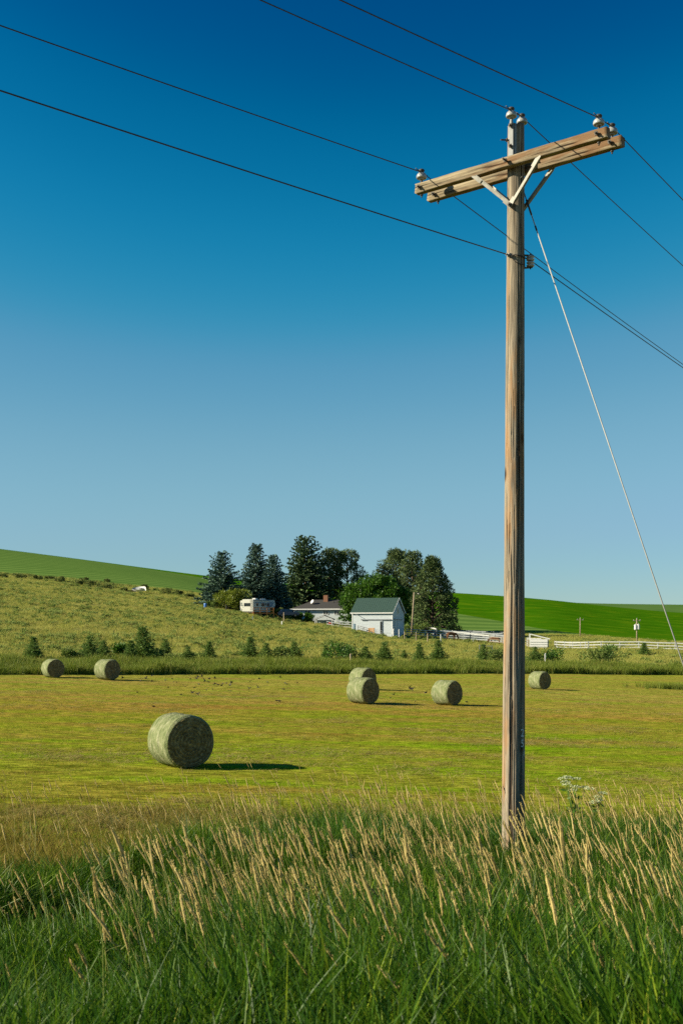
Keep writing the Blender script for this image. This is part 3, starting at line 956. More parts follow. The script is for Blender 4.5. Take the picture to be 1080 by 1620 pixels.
bush('bush', 367, 231, 4.6, 4.6, L_yell, 'rounded yellow-green bush at the rear corner of the camper trailer', leaf=0.34, n=40, per=110)
bush('bush', 333, 230, 2.0, 1.3, L_bush, 'low olive bush under the wide grey-blue spruce', leaf=0.25)
bush('bush', 470, 230, 1.8, 1.7, L_leaf, 'green bush against the farmhouse wall beside the parked car', leaf=0.28)
bush('bush', 489, 229, 1.7, 2.0, L_leaf, 'taller green bush in front of the farmhouse, left of its porch', leaf=0.28)
bush('bush', 443, 236, 2.4, 1.8, L_bush, 'olive bush between camper trailer and farmhouse', leaf=0.28)
bush('bush', 662, 214, 4.2, 2.4, L_bush, 'grey-green bush at the foot of the big spreading pine', leaf=0.3, n=34)
bush('bush', 690, 222, 3.4, 2.0, L_sap, 'dark bush behind the corral rails', leaf=0.3, n=30)

# young pines along the ditch: four shapes, copied
sap_protos = []
for i in range(4):
    H = 2.6
    e = empty('young_pine')
    obj('trunk', trunk_mesh(H, 0.05), e)
    obj('crown', quads_mesh('crown', spruce_quads(H, [1.0, 0.85, 1.15, 0.9][i], droop=-0.45, start=0.03, gap=2.1, spray=0.34, ragged=0.45, wf=0.17, per=(-1, 1, 0, -0.5, 0.5, 1.6, -1.6), power=[0.8, 0.6, 0.7, 0.9][i]), L_sap), e)
    sap_protos.append(e)
saps = [  # photo column, metres beyond the field edge, row of its top, label
    (53, 12, 1006, 'young pine standing left of every hay bale'),
    (142, 11, 1004, 'young pine just left of the second hay bale from the left edge'),
    (164, 13, 1012, 'small young pine rising right above the second hay bale from the left edge'),
    (207, 10, 1012, 'short bushy young pine touching the tallest sapling'),
    (226, 12, 990, 'tallest young pine of the row, right of the two far-left hay bales'),
    (262, 18, 1010, 'thin young pine uphill, next right of the tallest sapling'),
    (298, 12, 1022, 'low dark young pine above and right of the large front hay bale'),
    (331, 14, 1014, 'straight young pine directly above the gap right of the front bale'),
    (396, 15, 1006, 'young pine with open top, first of a close trio mid-row'),
    (421, 13, 1016, 'small young pine, middle of a close trio mid-row'),
    (465, 16, 1014, 'young pine right of the close trio mid-row'),
    (515, 13, 1020, 'wide low young pine left of the stacked-looking pair of bales'),
    (578, 13, 1022, 'young pine right above the half hidden hay bale'),
    (608, 13, 1015, 'broad young pine below the corner of the white barn'),
    (639, 20, 1027, 'tiny young pine below the yard lamp pole'),
    (663, 14, 1018, 'compact young pine below the brown horse'),
    (693, 14, 1012, 'pointed young pine straight above the bale left of the pole'),
    (764, 16, 1018, 'young pine just left of the wooden utility pole'),
    (846, 13, 1022, 'young pine above the bale right of the utility pole'),
    (1018, 34, 1016, 'slender young pine below the pole with the grey transformer'),
]
for i, (px, dy, pt, lab) in enumerate(saps):
    e = sap_protos[i] if i < 4 else copy_tree(sap_protos[i % 4])
    Y = float(np.interp((px - CX) / F, UF, KS['Ye'])) + dy
    g = G(px, Y)
    k = (W(px, pt, Y).z - g.z) / 2.6
    e.location = g
    e.rotation_euler = (0, 0, rng.uniform(0, 6.28))
    e.scale = (k * rng.uniform(0.75, 1.05),) * 2 + (k * 0.94,)
    tag(e, lab, 'tree', 'young pines along the ditch')
for px, dy, w, h, mat, lab in [
        (115, 10, 1.5, 1.2, L_bush, 'pale bush between the two hay bales on the far left'),
        (190, 16, 1.6, 1.3, L_leaf, 'bright bush behind the second hay bale from the left'),
        (246, 15, 1.4, 1.0, L_bush, 'small bush at the right foot of the tallest sapling'),
        (445, 12, 2.0, 1.6, L_bush, 'loose bush between saplings above the middle of the field'),
        (533, 11, 2.6, 2.2, L_leaf, 'bright bush touching the wide low sapling, left of the paired bales'),
        (552, 15, 1.6, 1.6, L_bush, 'small bush directly above the paired hay bales'),
        (790, 12, 2.6, 2.0, L_bush, 'bush partly behind the left side of the utility pole'),
        (870, 13, 3.0, 1.9, L_leaf, 'spreading green bush above the bale right of the utility pole'),
        (962, 12, 3.2, 2.6, L_sap, 'dark rounded bush in the ditch below the white board fence'),
        (938, 12, 2.6, 1.9, L_bush, 'pale flowering bush beside the dark rounded ditch bush')]:
    Y = float(np.interp((px - CX) / F, UF, KS['Ye'])) + dy
    bush('bush', px, Y, w, h, mat, lab, 'bushes along the ditch', leaf=0.2, n=20, per=60)
for px, Y, w, lab in [
        (8, 292, 3.0, 'dark scrub bush at the left edge below the blue-green crop'), (31, 290, 3.4, 'second scrub bush from the left edge below the crop'),
        (58, 288, 2.6, 'small scrub bush, third from the left edge below the crop'), (78, 296, 2.2, 'scrub bush set higher, near the crop edge on the left'),
        (99, 280, 3.0, 'round scrub bush halfway to the white wreck on the hill'), (126, 274, 2.6, 'scrub bush in a close pair left of the white wreck'),
        (145, 272, 3.0, 'larger scrub bush of the close pair left of the white wreck'), (172, 268, 3.6, 'widest scrub bush, just left of the white wreck'),
        (196, 262, 1.8, 'little dark scrub bush touching the white wreck'), (135, 306, 2.0, 'lone dark bush on the crop edge above the scrub pair'),
        (170, 300, 2.6, 'brown-green bush on the crop edge above the widest scrub bush'), (228, 284, 2.6, 'bush on the crop edge right of the white wreck'),
        (265, 270, 3.0, 'low round bush between the wreck and the spruces'), (283, 268, 2.2, 'small upright bush left of the first spruce'),
        (301, 262, 1.8, 'thin bush nearest to the first spruce')]:
    bush('bush', px, Y, w * 0.85, w * 0.45, L_scrub, lab, 'scrub bushes below the crop', leaf=0.28, n=14, per=55)


# ------------------------------------------------------------------ utility pole
def wood_mat(name, along='Z', base=((0.075, 0.062, 0.048), (0.215, 0.180, 0.135), (0.38, 0.315, 0.23)), orange=(0.36, 0.19, 0.075), amt=0.5, bump=0.8):
    m, nt, b = base_mat(name, 0.85, 0.15)
    tc = N(nt, 'ShaderNodeTexCoord')
    st = {'Z': (1, 1, 0.045), 'X': (0.05, 1, 1)}[along]
    def nz(scale, stretch, detail=8, rough=0.7):
        mp = N(nt, 'ShaderNodeMapping'); mp.inputs['Scale'].default_value = stretch
        nt.links.new(tc.outputs['Object'], mp.inputs[0])
        n = N(nt, 'ShaderNodeTexNoise'); n.inputs['Scale'].default_value = scale; n.inputs['Detail'].default_value = detail; n.inputs['Roughness'].default_value = rough
        nt.links.new(mp.outputs[0], n.inputs['Vector'])
        return n
    g1 = nz(34, st)
    r1 = ramp(nt, [(0.30, base[0]), (0.50, base[1]), (0.70, base[2])])
    nt.links.new(g1.outputs['Fac'], r1.inputs[0])
    g2 = nz(7, {'Z': (1, 1, 0.16), 'X': (0.18, 1, 1)}[along], 5, 0.6)
    r2 = ramp(nt, [(0.50, (0, 0, 0)), (0.62, (1, 1, 1))])
    nt.links.new(g2.outputs['Fac'], r2.inputs[0])
    a = N(nt, 'ShaderNodeMath', operation='MULTIPLY'); a.inputs[1].default_value = amt
    nt.links.new(r2.outputs[0], a.inputs[0])
    mx = N(nt, 'ShaderNodeMix', data_type='RGBA')
    mx.inputs[7].default_value = (*orange, 1)
    nt.links.new(a.outputs[0], mx.inputs[0]); nt.links.new(r1.outputs[0], mx.inputs[6])
    # dark checks along the grain
    g3 = nz({'Z': 16, 'X': 22}[along], {'Z': (1, 1, 0.02), 'X': (0.05, 1, 1)}[along], 3, 0.5)
    r3 = ramp(nt, [(0.34, (0.16, 0.13, 0.11)), (0.42, (1, 1, 1))])
    nt.links.new(g3.outputs['Fac'], r3.inputs[0])
    mu = N(nt, 'ShaderNodeMix', data_type='RGBA', blend_type='MULTIPLY'); mu.inputs[0].default_value = 1.0
    nt.links.new(mx.outputs[2], mu.inputs[6]); nt.links.new(r3.outputs[0], mu.inputs[7])
    mk = N(nt, 'ShaderNodeMapping'); mk.inputs['Scale'].default_value = {'Z': (3.2, 3.2, 1.5), 'X': (1.8, 4, 4)}[along]
    nt.links.new(tc.outputs['Object'], mk.inputs[0])
    vk = N(nt, 'ShaderNodeTexVoronoi'); vk.inputs['Scale'].default_value = 1.0
    nt.links.new(mk.outputs[0], vk.inputs['Vector'])
    rk = ramp(nt, [(0.05, (0.10, 0.07, 0.05)), (0.10, (0.45, 0.36, 0.28)), (0.17, (1, 1, 1))]); nt.links.new(vk.outputs['Distance'], rk.inputs[0])
    mq = N(nt, 'ShaderNodeMix', data_type='RGBA', blend_type='MULTIPLY'); mq.inputs[0].default_value = 1.0
    nt.links.new(mu.outputs[2], mq.inputs[6]); nt.links.new(rk.outputs[0], mq.inputs[7])
    mu = mq
    nt.links.new(mu.outputs[2], b.inputs['Base Color'])
    ad = N(nt, 'ShaderNodeMath', operation='MULTIPLY'); nt.links.new(g1.outputs['Fac'], ad.inputs[0]); nt.links.new(r3.outputs[0], ad.inputs[1])
    bp = N(nt, 'ShaderNodeBump'); bp.inputs['Strength'].default_value = bump; bp.inputs['Distance'].default_value = 0.012
    nt.links.new(ad.outputs[0], bp.inputs['Height']); nt.links.new(bp.outputs[0], b.inputs['Normal'])
    return m


M_pole = wood_mat('weathered_pole_wood')
M_arm = wood_mat('weathered_arm_wood', 'X', ((0.07, 0.055, 0.04), (0.235, 0.19, 0.125), (0.40, 0.33, 0.22)), (0.15, 0.07, 0.028), 0.75, 1.0)
M_porc = noise_mat('grey_porcelain', [(0.3, (0.24, 0.25, 0.25)), (0.7, (0.38, 0.39, 0.39))], 8, rough=0.25, spec=0.5)
M_galv = noise_mat('galvanised_steel', [(0.3, (0.13, 0.125, 0.11)), (0.7, (0.25, 0.24, 0.21))], 14, rough=0.5, spec=0.5, metal=0.25)
M_dull = noise_mat('dull_steel', [(0.3, (0.035, 0.033, 0.03)), (0.7, (0.09, 0.08, 0.07))], 12, rough=0.6, metal=0.4)
M_grey = noise_mat('grey_fibreglass', [(0.3, (0.19, 0.20, 0.21)), (0.7, (0.28, 0.29, 0.30))], 10, rough=0.5)
M_wire = noise_mat('weathered_wire', [(0.3, (0.045, 0.045, 0.05)), (0.7, (0.09, 0.09, 0.095))], 20, rough=0.5, metal=0.5)
M_guy = noise_mat('guy_strand', [(0.3, (0.26, 0.26, 0.25)), (0.7, (0.40, 0.395, 0.37))], 60, (1, 1, 1), rough=0.6, spec=0.3, metal=0.0)
M_paint = noise_mat('faded_white_paint', [(0.35, (0.40, 0.43, 0.44)), (0.6, (0.85, 0.87, 0.87))], 60, rough=0.7)

PB = Vector((2.108, 14.0, 0))
pole_foot = Vector((2.108, 14.0, float(gz(2.108, 14.0)) - 0.25))
pole_top = W(815.5, 199, 14.0)
pole_thing = tag(empty('utility_pole', (2.108, 14.0, float(gz(2.108, 14.0)))), 'tall weathered wooden utility pole with double crossarm standing in the roadside grass', 'utility pole')
PO = Vector(pole_thing.location)
loc = lambda p: Vector(p) - PO                       # world -> pole space


def axis_at(z):
    t = (z - pole_foot.z) / (pole_top.z - pole_foot.z)
    return pole_foot.lerp(pole_top, t)


def rad_at(z):
    t = (z - pole_foot.z) / (pole_top.z - pole_foot.z)
    return 0.145 + (0.098 - 0.145) * t


nth, nz_ = 144, 320
th = np.linspace(0, 2 * np.pi, nth, endpoint=False)
tt = np.linspace(0, 1, nz_)
TH, TT = np.meshgrid(th, tt)
Hp = pole_top.z - pole_foot.z
Zp = TT * Hp
rr = 0.145 + (0.098 - 0.145) * TT
rr = rr + (fnoise(TH / 6.2832 * 14 % 14, Zp * 0.8, 5) - 0.5) * 0.006 + (fnoise(np.cos(TH) * 2 + 5, Zp * 1.1 + np.sin(TH) * 2, 8) - 0.5) * 0.012
face = -np.pi / 2                                     # the side turned to the road
for a0, w, dpt, z0, z1, sd in [(face - 0.42, 0.055, 0.030, 0.0, 4.3, 1), (face + 0.20, 0.05, 0.036, 2.6, 7.9, 2), (face + 0.62, 0.05, 0.035, 0.0, 9.3, 3), (face + 1.05, 0.04, 0.022, 1.0, 8.5, 4), (face - 0.95, 0.03, 0.012, 3.0, 8.8, 5), (face + 2.4, 0.05, 0.03, 0, 9, 6), (face - 2.2, 0.05, 0.03, 0, 9, 7)]:
    wob = a0 + (vnoise(Zp * 0.9, Zp * 0 + sd, sd) - 0.5) * 0.12 + (vnoise(Zp * 5, Zp * 0 + sd, sd + 9) - 0.5) * 0.04
    dd = np.angle(np.exp(1j * (TH - wob)))
    m = np.clip((Zp - z0) * 2, 0, 1) * np.clip((z1 - Zp) * 2, 0, 1) * (0.45 + 0.75 * vnoise(Zp * 1.3, Zp * 0 + 3 * sd, sd + 20))
    rr = rr - dpt * m * np.exp(-(dd / w) ** 2)
rr = rr - 0.012 * (fnoise(TH * 9, Zp * 0.7, 31) > 0.66) * np.clip(Zp / 2, 0, 1)
ctr = np.array(pole_foot)[None, None, :] + TT[..., None] * np.array(pole_top - pole_foot)[None, None, :]
Vp = ctr + np.stack([rr * np.cos(TH), rr * np.sin(TH), np.zeros_like(rr)], -1)
Vp[-1, :, 2] += (fnoise(th * 3, th * 0, 2) - 0.5) * 0.05
Vp = (Vp - np.array(PO)).reshape(-1, 3)
Fp = []
for i in range(nz_ - 1):
    for k in range(nth):
        k2 = (k + 1) % nth
        Fp.append((i * nth + k, i * nth + k2, (i + 1) * nth + k2, (i + 1) * nth + k))
Fp.append(tuple(range((nz_ - 1) * nth, nz_ * nth)))
obj('pole', pos_mesh('pole', Vp, Fp, M_pole, True), pole_thing)

# crossarms: along a, offset along nrm to the two sides of the pole
A = Vector((2.4, -1.74, 0)).normalized()
NR = Vector((-A.y * -1, 0, 0))
NR = Vector((-1.74, -2.4, 0)).normalized()            # towards the road
Z_ARM = W(812, 257, 13.87).z


def arm_pt(side, t, dz=0.0):
    """side +1: arm on the road side, -1: arm behind; t metres along the arm from the pole."""
    b = PB + NR * (0.155 if side > 0 else -0.160)
    return Vector((b.x, b.y, Z_ARM + 0.028 * t - 0.004 + dz)) + A * t


def beam(name, side, t0, t1, wd, ht, seed):
    n, m = 70, 20
    V, Fc = [], []
    prof = []
    rc = 0.016
    for cx, cy, a0 in ((1, 1, 0), (-1, 1, 90), (-1, -1, 180), (1, -1, 270)):
        for k in range(5):
            a = R(a0 + k * 22.5)
            prof.append((cx * (wd / 2 - rc) + rc * math.cos(a), cy * (ht / 2 - rc) + rc * math.sin(a)))
    L = t1 - t0
    for i in range(n + 1):
        s = i / n
        for k, (y, z) in enumerate(prof):
            q = 1 + (float(fnoise(s * 14 + seed * 7, k * 0.55, seed)) - 0.5) * 0.10
            dep = -0.014 * max(0, float(vnoise(s * 5 + seed, k * 0.8, seed + 4)) - 0.68) / 0.32 * (1 if 3 < k < 12 else 0.4)
            e = (float(vnoise(k * 1.1, seed, 3)) - 0.5) * 0.02 if i in (0, n) else 0
            V.append(((s - 0.5) * L + e, y * (q + dep * 8), z * q))
    np_ = len(prof)
    for i in range(n):
        for k in range(np_):
            Fc.append((i * np_ + k, (i + 1) * np_ + k, (i + 1) * np_ + (k + 1) % np_, i * np_ + (k + 1) % np_))
    Fc.append(tuple(range(np_))); Fc.append(tuple(range(n * np_ + np_ - 1, n * np_ - 1, -1)))
    me = pos_mesh(name, V, Fc, M_arm, False)
    me.polygons.foreach_set('use_smooth', [True] * (len(Fc) - 2) + [False] * 2)
    bm = bmesh.new(); bm.from_mesh(me); bmesh.ops.recalc_face_normals(bm, faces=bm.faces); bm.to_mesh(me); bm.free()
    a, b = arm_pt(side, t0), arm_pt(side, t1)
    x = (b - a).normalized(); y = Vector((0, 0, 1)).cross(x).normalized(); z = x.cross(y)
    o = obj(name, me, pole_thing)
    o.matrix_local = Matrix.Translation(loc((a + b) / 2)) @ Matrix((x, y, z)).transposed().to_4x4()
    return o


front = beam('crossarm', 1, -1.295, 1.30, 0.098, 0.128, 2)
back = beam('crossarm', -1, -1.305, 1.345, 0.098, 0.128, 5)


def insulator(base, pin=0.09, tilt=(0, 0, 1)):
    """Mushroom insulator on a steel pin; base is where the pin leaves the timber. Returns the wire groove point."""
    t = Vector(tilt).normalized()
    mb = MB()
    q = t.to_track_quat('Z', 'Y')
    mb.lathe(loc(base), [(0.020, -0.012), (0.034, -0.012), (0.036, 0.012), (0.046, 0.014), (0.048, 0.004), (0.062, 0.004), (0.066, 0.012), (0.067, 0.028), (0.062, 0.048), (0.050, 0.064), (0.036, 0.074), (0.028, 0.078)], 24, axis=t)
    for i in range(len(mb.v)): mb.v[i] = tuple(Vector(mb.v[i]) + t * pin)
    o = mb.build('insulator', M_porc, pole_thing, smooth=True)
    mb = MB().tube([loc(base) - t * 0.05, loc(base) + t * (pin + 0.012)], [0.016, 0.012], 10)
    mb.build('pin', M_dull, o)
    mb = MB().lathe(loc(base) + t * (pin + 0.066), [(0.032, 0.006), (0.030, 0.014), (0.026, 0.020), (0.036, 0.028), (0.040, 0.042), (0.030, 0.054), (0.006, 0.056)], 16, axis=t)
    mb.build('cap', M_dull, o, smooth=True)
    mb = MB()                                          # tie wire wound round the groove
    g = loc(base) + t * (pin + 0.085)
    for k in range(2):
        mb.tube([g + q @ Vector((0.026 * math.cos(a), 0.026 * math.sin(a), 0.006 * k - 0.004)) for a in np.linspace(0, 6.283, 14)], 0.005, 5)
    d = Vector((0.586, 0.808, 0))
    mb.tube([g - d * 0.14 + Vector((0, 0, 0.004)), g - d * 0.03, g + d * 0.03, g + d * 0.14], 0.006, 5)
    mb.build('tie_wire', M_dull, o)
    return Vector(base) + t * (pin + 0.085)


top = lambda side, t: arm_pt(side, t, 0.064)
g_left = insulator(top(1, -1.225), 0.060)
g_right = insulator(top(1, 1.185), 0.055)
g_right2 = insulator(top(-1, 1.215), 0.055)
# pole-top bracket with its pin, and a second pin on the back of the pole
zt = pole_top.z
pb = axis_at(zt - 0.3) + Vector((-0.070, -0.105, 0))
mb = MB()
b0, b1 = Vector((pb.x, pb.y, Z_ARM + 0.05)), Vector((pb.x, pb.y, W(806, 196, 13.88).z))
mb.bar(loc(b0), loc(b1), 0.052, 0.012, up=(-0.55, -0.83, 0))
for sgn in (-1, 1):
    mb.bar(loc(b0 + Vector((0.83, -0.55, 0)) * 0.026 * sgn + Vector((0.55, 0.83, 0)) * 0.028), loc(b1 + Vector((0.83, -0.55, 0)) * 0.026 * sgn + Vector((0.55, 0.83, 0)) * 0.028), 0.008, 0.056, up=(0.83, -0.55, 0))
br = mb.build('pole_top_bracket', M_grey, pole_thing, bevel=0.002)
mb = MB().tube([loc(b1), loc(b1 + Vector((0, 0, 0.06)))], [0.026, 0.016], 10)
mb.build('bracket_neck', M_grey, br)
g_top = insulator(b1 + Vector((0, 0, 0.04)), 0.045)
p2 = axis_at(zt - 0.1) + Vector((0.085, 0.06, 0.0))
mb = MB().bar(loc(Vector((p2.x, p2.y, zt - 0.35))), loc(Vector((p2.x, p2.y, zt + 0.0))), 0.04, 0.012, up=(1, 0, 0))
br2 = mb.build('pole_top_bracket', M_dull, pole_thing)
g_top2 = insulator(Vector((p2.x, p2.y, W(823, 198, 14.05).z)), 0.020)


def bolt(name, p, d, L=0.10, r=0.011, mat=M_dull):
    d = Vector(d).normalized()
    mb = MB().tube([loc(p), loc(p + d * L)], r, 8)
    mb.lathe(loc(p + d * L * 0.35), [(r * 2.3, 0), (r * 2.3, 0.014), (r * 1.2, 0.016)], 6, axis=d)
    return mb.build(name, mat, pole_thing)


for t in (-1.225, 1.185, 0.02):
    bolt('bolt', arm_pt(1, t) + NR * 0.04, NR, 0.12 if t == 0.02 else 0.075)
for t in (-1.20, 1.215):
    bolt('bolt', arm_pt(-1, t) + NR * 0.04, NR, 0.075)
for t, s in ((-1.225, 1), (1.185, 1), (1.215, -1), (-1.17, -1)):
    bolt('bolt', arm_pt(s, t, -0.055), (0, 0, -1), 0.06, 0.009)
for z in (zt - 0.05, zt - 0.30):
    bolt('bolt', Vector((pb.x, pb.y, z)), NR, 0.06)
bolt('bolt', axis_at(zt - 0.2) + Vector((-0.07, -0.05, 0)), (-1, -0.25, -0.05), 0.13, 0.010)
# braces
zj = W(806, 323, 13.86).z


def brace(side, t, mat=M_galv):
    j = axis_at(zj) + NR * (0.135 if side > 0 else -0.135) + Vector((0, 0, 0))
    e = arm_pt(side, t, -0.056) + NR * (0.030 if side > 0 else -0.030)
    mb = MB()
    d = (e - j).normalized()
    mb.bar(loc(j - d * 0.02), loc(e), 0.010, 0.034, up=tuple(d.cross(NR)))
    n2 = d.cross(NR).normalized()
    mb.bar(loc(j + d * 0.05 + n2 * 0.024), loc(e - d * 0.02 + n2 * 0.024), 0.044, 0.008, up=tuple(d.cross(NR)))
    b = mb.build('brace', mat, pole_thing)
    mb = MB().bar(loc(j - d * 0.03 + NR * 0.012 * side), loc(j + d * 0.10 + NR * 0.012 * side), 0.014, 0.060, up=tuple(d.cross(NR)))
    mb.build('end_plate', mat, b)
    mb = MB().bar(loc(e - d * 0.13 + NR * 0.010 * side), loc(e + d * 0.02 + NR * 0.010 * side), 0.012, 0.052, up=tuple(d.cross(NR)))
    mb.build('end_plate', mat, b)
    return b


for s in (1, -1):
    for t in (-0.44, 0.44): brace(s, t)
bolt('bolt', axis_at(zj) + NR * 0.145, NR, 0.05)
# low rack with two spools and the clamp facing it
zn = W(833, 414, 14.0).z
RK = Vector((0.70, 0.60, 0)).normalized()              # side the spool rack is bolted to
c0 = axis_at(zn) + Vector((0.97, 0.0, 0)).normalized() * 0.105
mb = MB()
mb.bar(loc(c0 + Vector((0.005, 0, -0.085))), loc(c0 + Vector((0.005, 0, 0.085))), 0.045, 0.010, up=(1, 0, 0))
for dz in (0.078, -0.078):
    mb.bar(loc(c0 + Vector((0, 0, dz))), loc(c0 + Vector((0.105, -0.01, dz * 0.92))), 0.045, 0.009)
rk = mb.build('spool_rack', M_dull, pole_thing)
for dz in (0.036, -0.036):
    MB().lathe(loc(c0 + Vector((0.078, -0.008, dz - 0.032))), [(0.034, 0), (0.050, 0.010), (0.050, 0.020), (0.026, 0.030), (0.026, 0.034), (0.050, 0.044), (0.050, 0.054), (0.034, 0.063)], 20).build('spool', M_porc, rk, smooth=True)
MB().tube([loc(c0 + Vector((0.078, -0.008, -0.095))), loc(c0 + Vector((0.078, -0.008, 0.095)))], 0.008, 8).build('spindle', M_dull, rk)
g_spool = c0 + Vector((0.078, -0.008, 0.0)) + Vector((0.030, 0.02, 0))
c1 = axis_at(W(800, 403, 13.9).z) + Vector((-0.085, -0.085, 0))
mb = MB().box(loc(c1), (0.050, 0.045, 0.040), rz=0.6).lathe(loc(c1 + Vector((-0.03, -0.02, 0))), [(0.012, 0), (0.018, 0.006), (0.018, 0.016), (0.010, 0.02)], 8, axis=(-0.7, -0.6, 0.1))
mb.build('wire_clamp', M_galv, pole_thing, bevel=0.003)
g_clamp = c1 + Vector((-0.025, -0.02, 0))
mb = MB()
lp = [c1 + Vector((0.02, -0.02, 0.0)), axis_at(c1.z - 0.05) + Vector((-0.06, -0.125, 0)), axis_at(c1.z - 0.10) + Vector((-0.015, -0.135, 0)), axis_at(c1.z - 0.125) + Vector((0.045, -0.125, 0)), axis_at(c1.z - 0.115) + Vector((0.09, -0.095, 0))]
mb.tube([loc(p) for p in lp], 0.006, 6)
mb.tube([loc(p) for p in (c1, axis_at(c1.z - 0.012) + Vector((-0.02, -0.137, 0)), axis_at(c1.z - 0.02) + Vector((0.06, -0.118, 0)), axis_at(c1.z - 0.02) + Vector((0.12, -0.03, 0)), c0 + Vector((0.078, -0.04, 0.0)))], 0.007, 6)
mb.build('jumper_wire', M_dull, pole_thing, smooth=True)
z2 = W(812, 283, 13.9).z
mb = MB().tube([loc(axis_at(z2 + 0.06 * math.sin(a)) + Vector((0.105 * math.cos(a * 0.5 - 1.2), 0.128 * math.sin(a * 0.5 - 1.9), 0))) for a in np.linspace(0, 3.1, 9)], 0.004, 5)
mb.build('staple_wire', M_galv, pole_thing)

# pole number, painted down the shaded side
for ch, py, hgt in (('2', 1160, 0.098), ('5', 1176.5, 0.094), ('1', 1193, 0.075)):
    cu = bpy.data.curves.new('digit', 'FONT'); cu.body = ch; cu.size = hgt * 1.38; cu.align_x = 'CENTER'; cu.align_y = 'CENTER'; cu.resolution_u = 3
    to = bpy.data.objects.new('digit', cu); col.objects.link(to)
    bpy.context.view_layer.update()
    me = bpy.data.meshes.new_from_object(to.evaluated_get(bpy.context.evaluated_depsgraph_get()))
    bpy.data.objects.remove(to)
    bm = bmesh.new(); bm.from_mesh(me)
    bmesh.ops.triangulate(bm, faces=bm.faces); bmesh.ops.subdivide_edges(bm, edges=bm.edges, cuts=2, use_grid_fill=True)
    zc = W(824, py, 13.9).z
    a0 = face + (0.72 if ch != '1' else 0.95)
    for v in bm.verts:
        r = rad_at(zc) + 0.0035
        a = a0 + v.co.x / r * 0.95
        p = axis_at(zc + v.co.y) + Vector((r * math.cos(a), r * math.sin(a), 0))
        v.co = loc(p)
    bm.to_mesh(me); bm.free()
    me.materials.clear(); me.materials.append(M_paint)
    obj('painted_digit', me, pole_thing)

# ---- conductors and the guy strand (each hangs from the pole: a thing of its own)
D_OUT = Vector((0.586, 0.808, 0)).normalized()
D_IN = Vector((-0.72, -0.694, 0)).normalized()


def wire_path(P, d, px, py, span, c=0.0008):
    """Sagging wire that leaves P along d and is seen at photo pixel (px, py) on its way."""
    u = (px - CX) / F
    s1 = (u * P.y - P.x) / (d.x - u * d.y)
    z1 = ZC - (py - HY) / F * (P.y + s1 * d.y)
    m = (z1 - P.z) / s1 - c * s1
    return [Vector((P.x + d.x * s, P.y + d.y * s, P.z + m * s + c * s * s)) for s in np.linspace(0, span, 60) ** 1.0]


def wire(name, paths, r, label, mat=M_wire):
    mb = MB()
    for p in paths: mb.tube(p, r, 6)
    return tag(mb.build(name, mat, None, smooth=True), label, 'power line')


def through(g0, g1, pin, pout):
    a = wire_path(g0, D_IN, *pin, 46.0)
    b = wire_path(g1, D_OUT, *pout, 75.0)
    return list(reversed(a)) + ([b[0]] if (g1 - g0).length > 0.01 else []) + b[1:]


wire('power_line', [through(g_left, g_left, (0, 40), (1080, 577))], 0.0062, 'power line tied to the insulator on the left end of the crossarm')
wire('power_line', [through(g_top, g_top2, (412, 0), (1080, 421))], 0.0062, 'power line passing over the two insulators on the pole top')
wire('power_line', [through(g_right, g_right2, (538, 0), (1080, 317))], 0.0062, 'power line tied to the insulators on the right end of the crossarm')
wire('power_line', [wire_path(g_clamp, D_IN, 0, 143, 46.0)], 0.0068, 'lowest wire, running from the clamp below the crossarm towards the left edge')
wire('power_line', [wire_path(g_spool, D_OUT, 1080, 582, 75.0)], 0.0062, 'low wire leaving the spool rack towards the right')
ga = axis_at(W(836, 300, 14).z) + Vector((0.095, 0.02, 0))
u = (1080 - CX) / F
gd = Vector((0.86, -0.42, 0))
s1 = (u * ga.y - ga.x) / (gd.x - u * gd.y)
gm = (ZC - (1052 - HY) / F * (ga.y + s1 * gd.y) - ga.z) / s1
s2 = s1
while ga.z + gm * s2 > float(gz(ga.x + gd.x * s2, ga.y + gd.y * s2)): s2 += 0.02
ge = Vector((ga.x + gd.x * s2, ga.y + gd.y * s2, ga.z + gm * s2))
gy = tag(empty('guy_wire', ge), 'pale steel guy wire slanting from the crossarm down to the right', 'guy wire')
mb = MB().tube([ga - ge, Vector((0, 0, 0)) + (ga - ge) * 0.0], 0.0075, 7)
mb.build('strand', M_guy, gy, smooth=True)
MB().tube([(ga - ge) * 0.985, (ga - ge) * 0.962], 0.012, 8).build('grip', M_dull, gy, smooth=True)
MB().tube([(ga - ge) * 0.945, (ga - ge) * 0.938], 0.011, 8).build('grip', M_dull, gy, smooth=True)
MB().tube([(ga - ge) * 0.03, (ga - ge) * 0.0 - Vector((0, 0, 0.3))], 0.014, 8).build('anchor_rod', M_dull, gy)

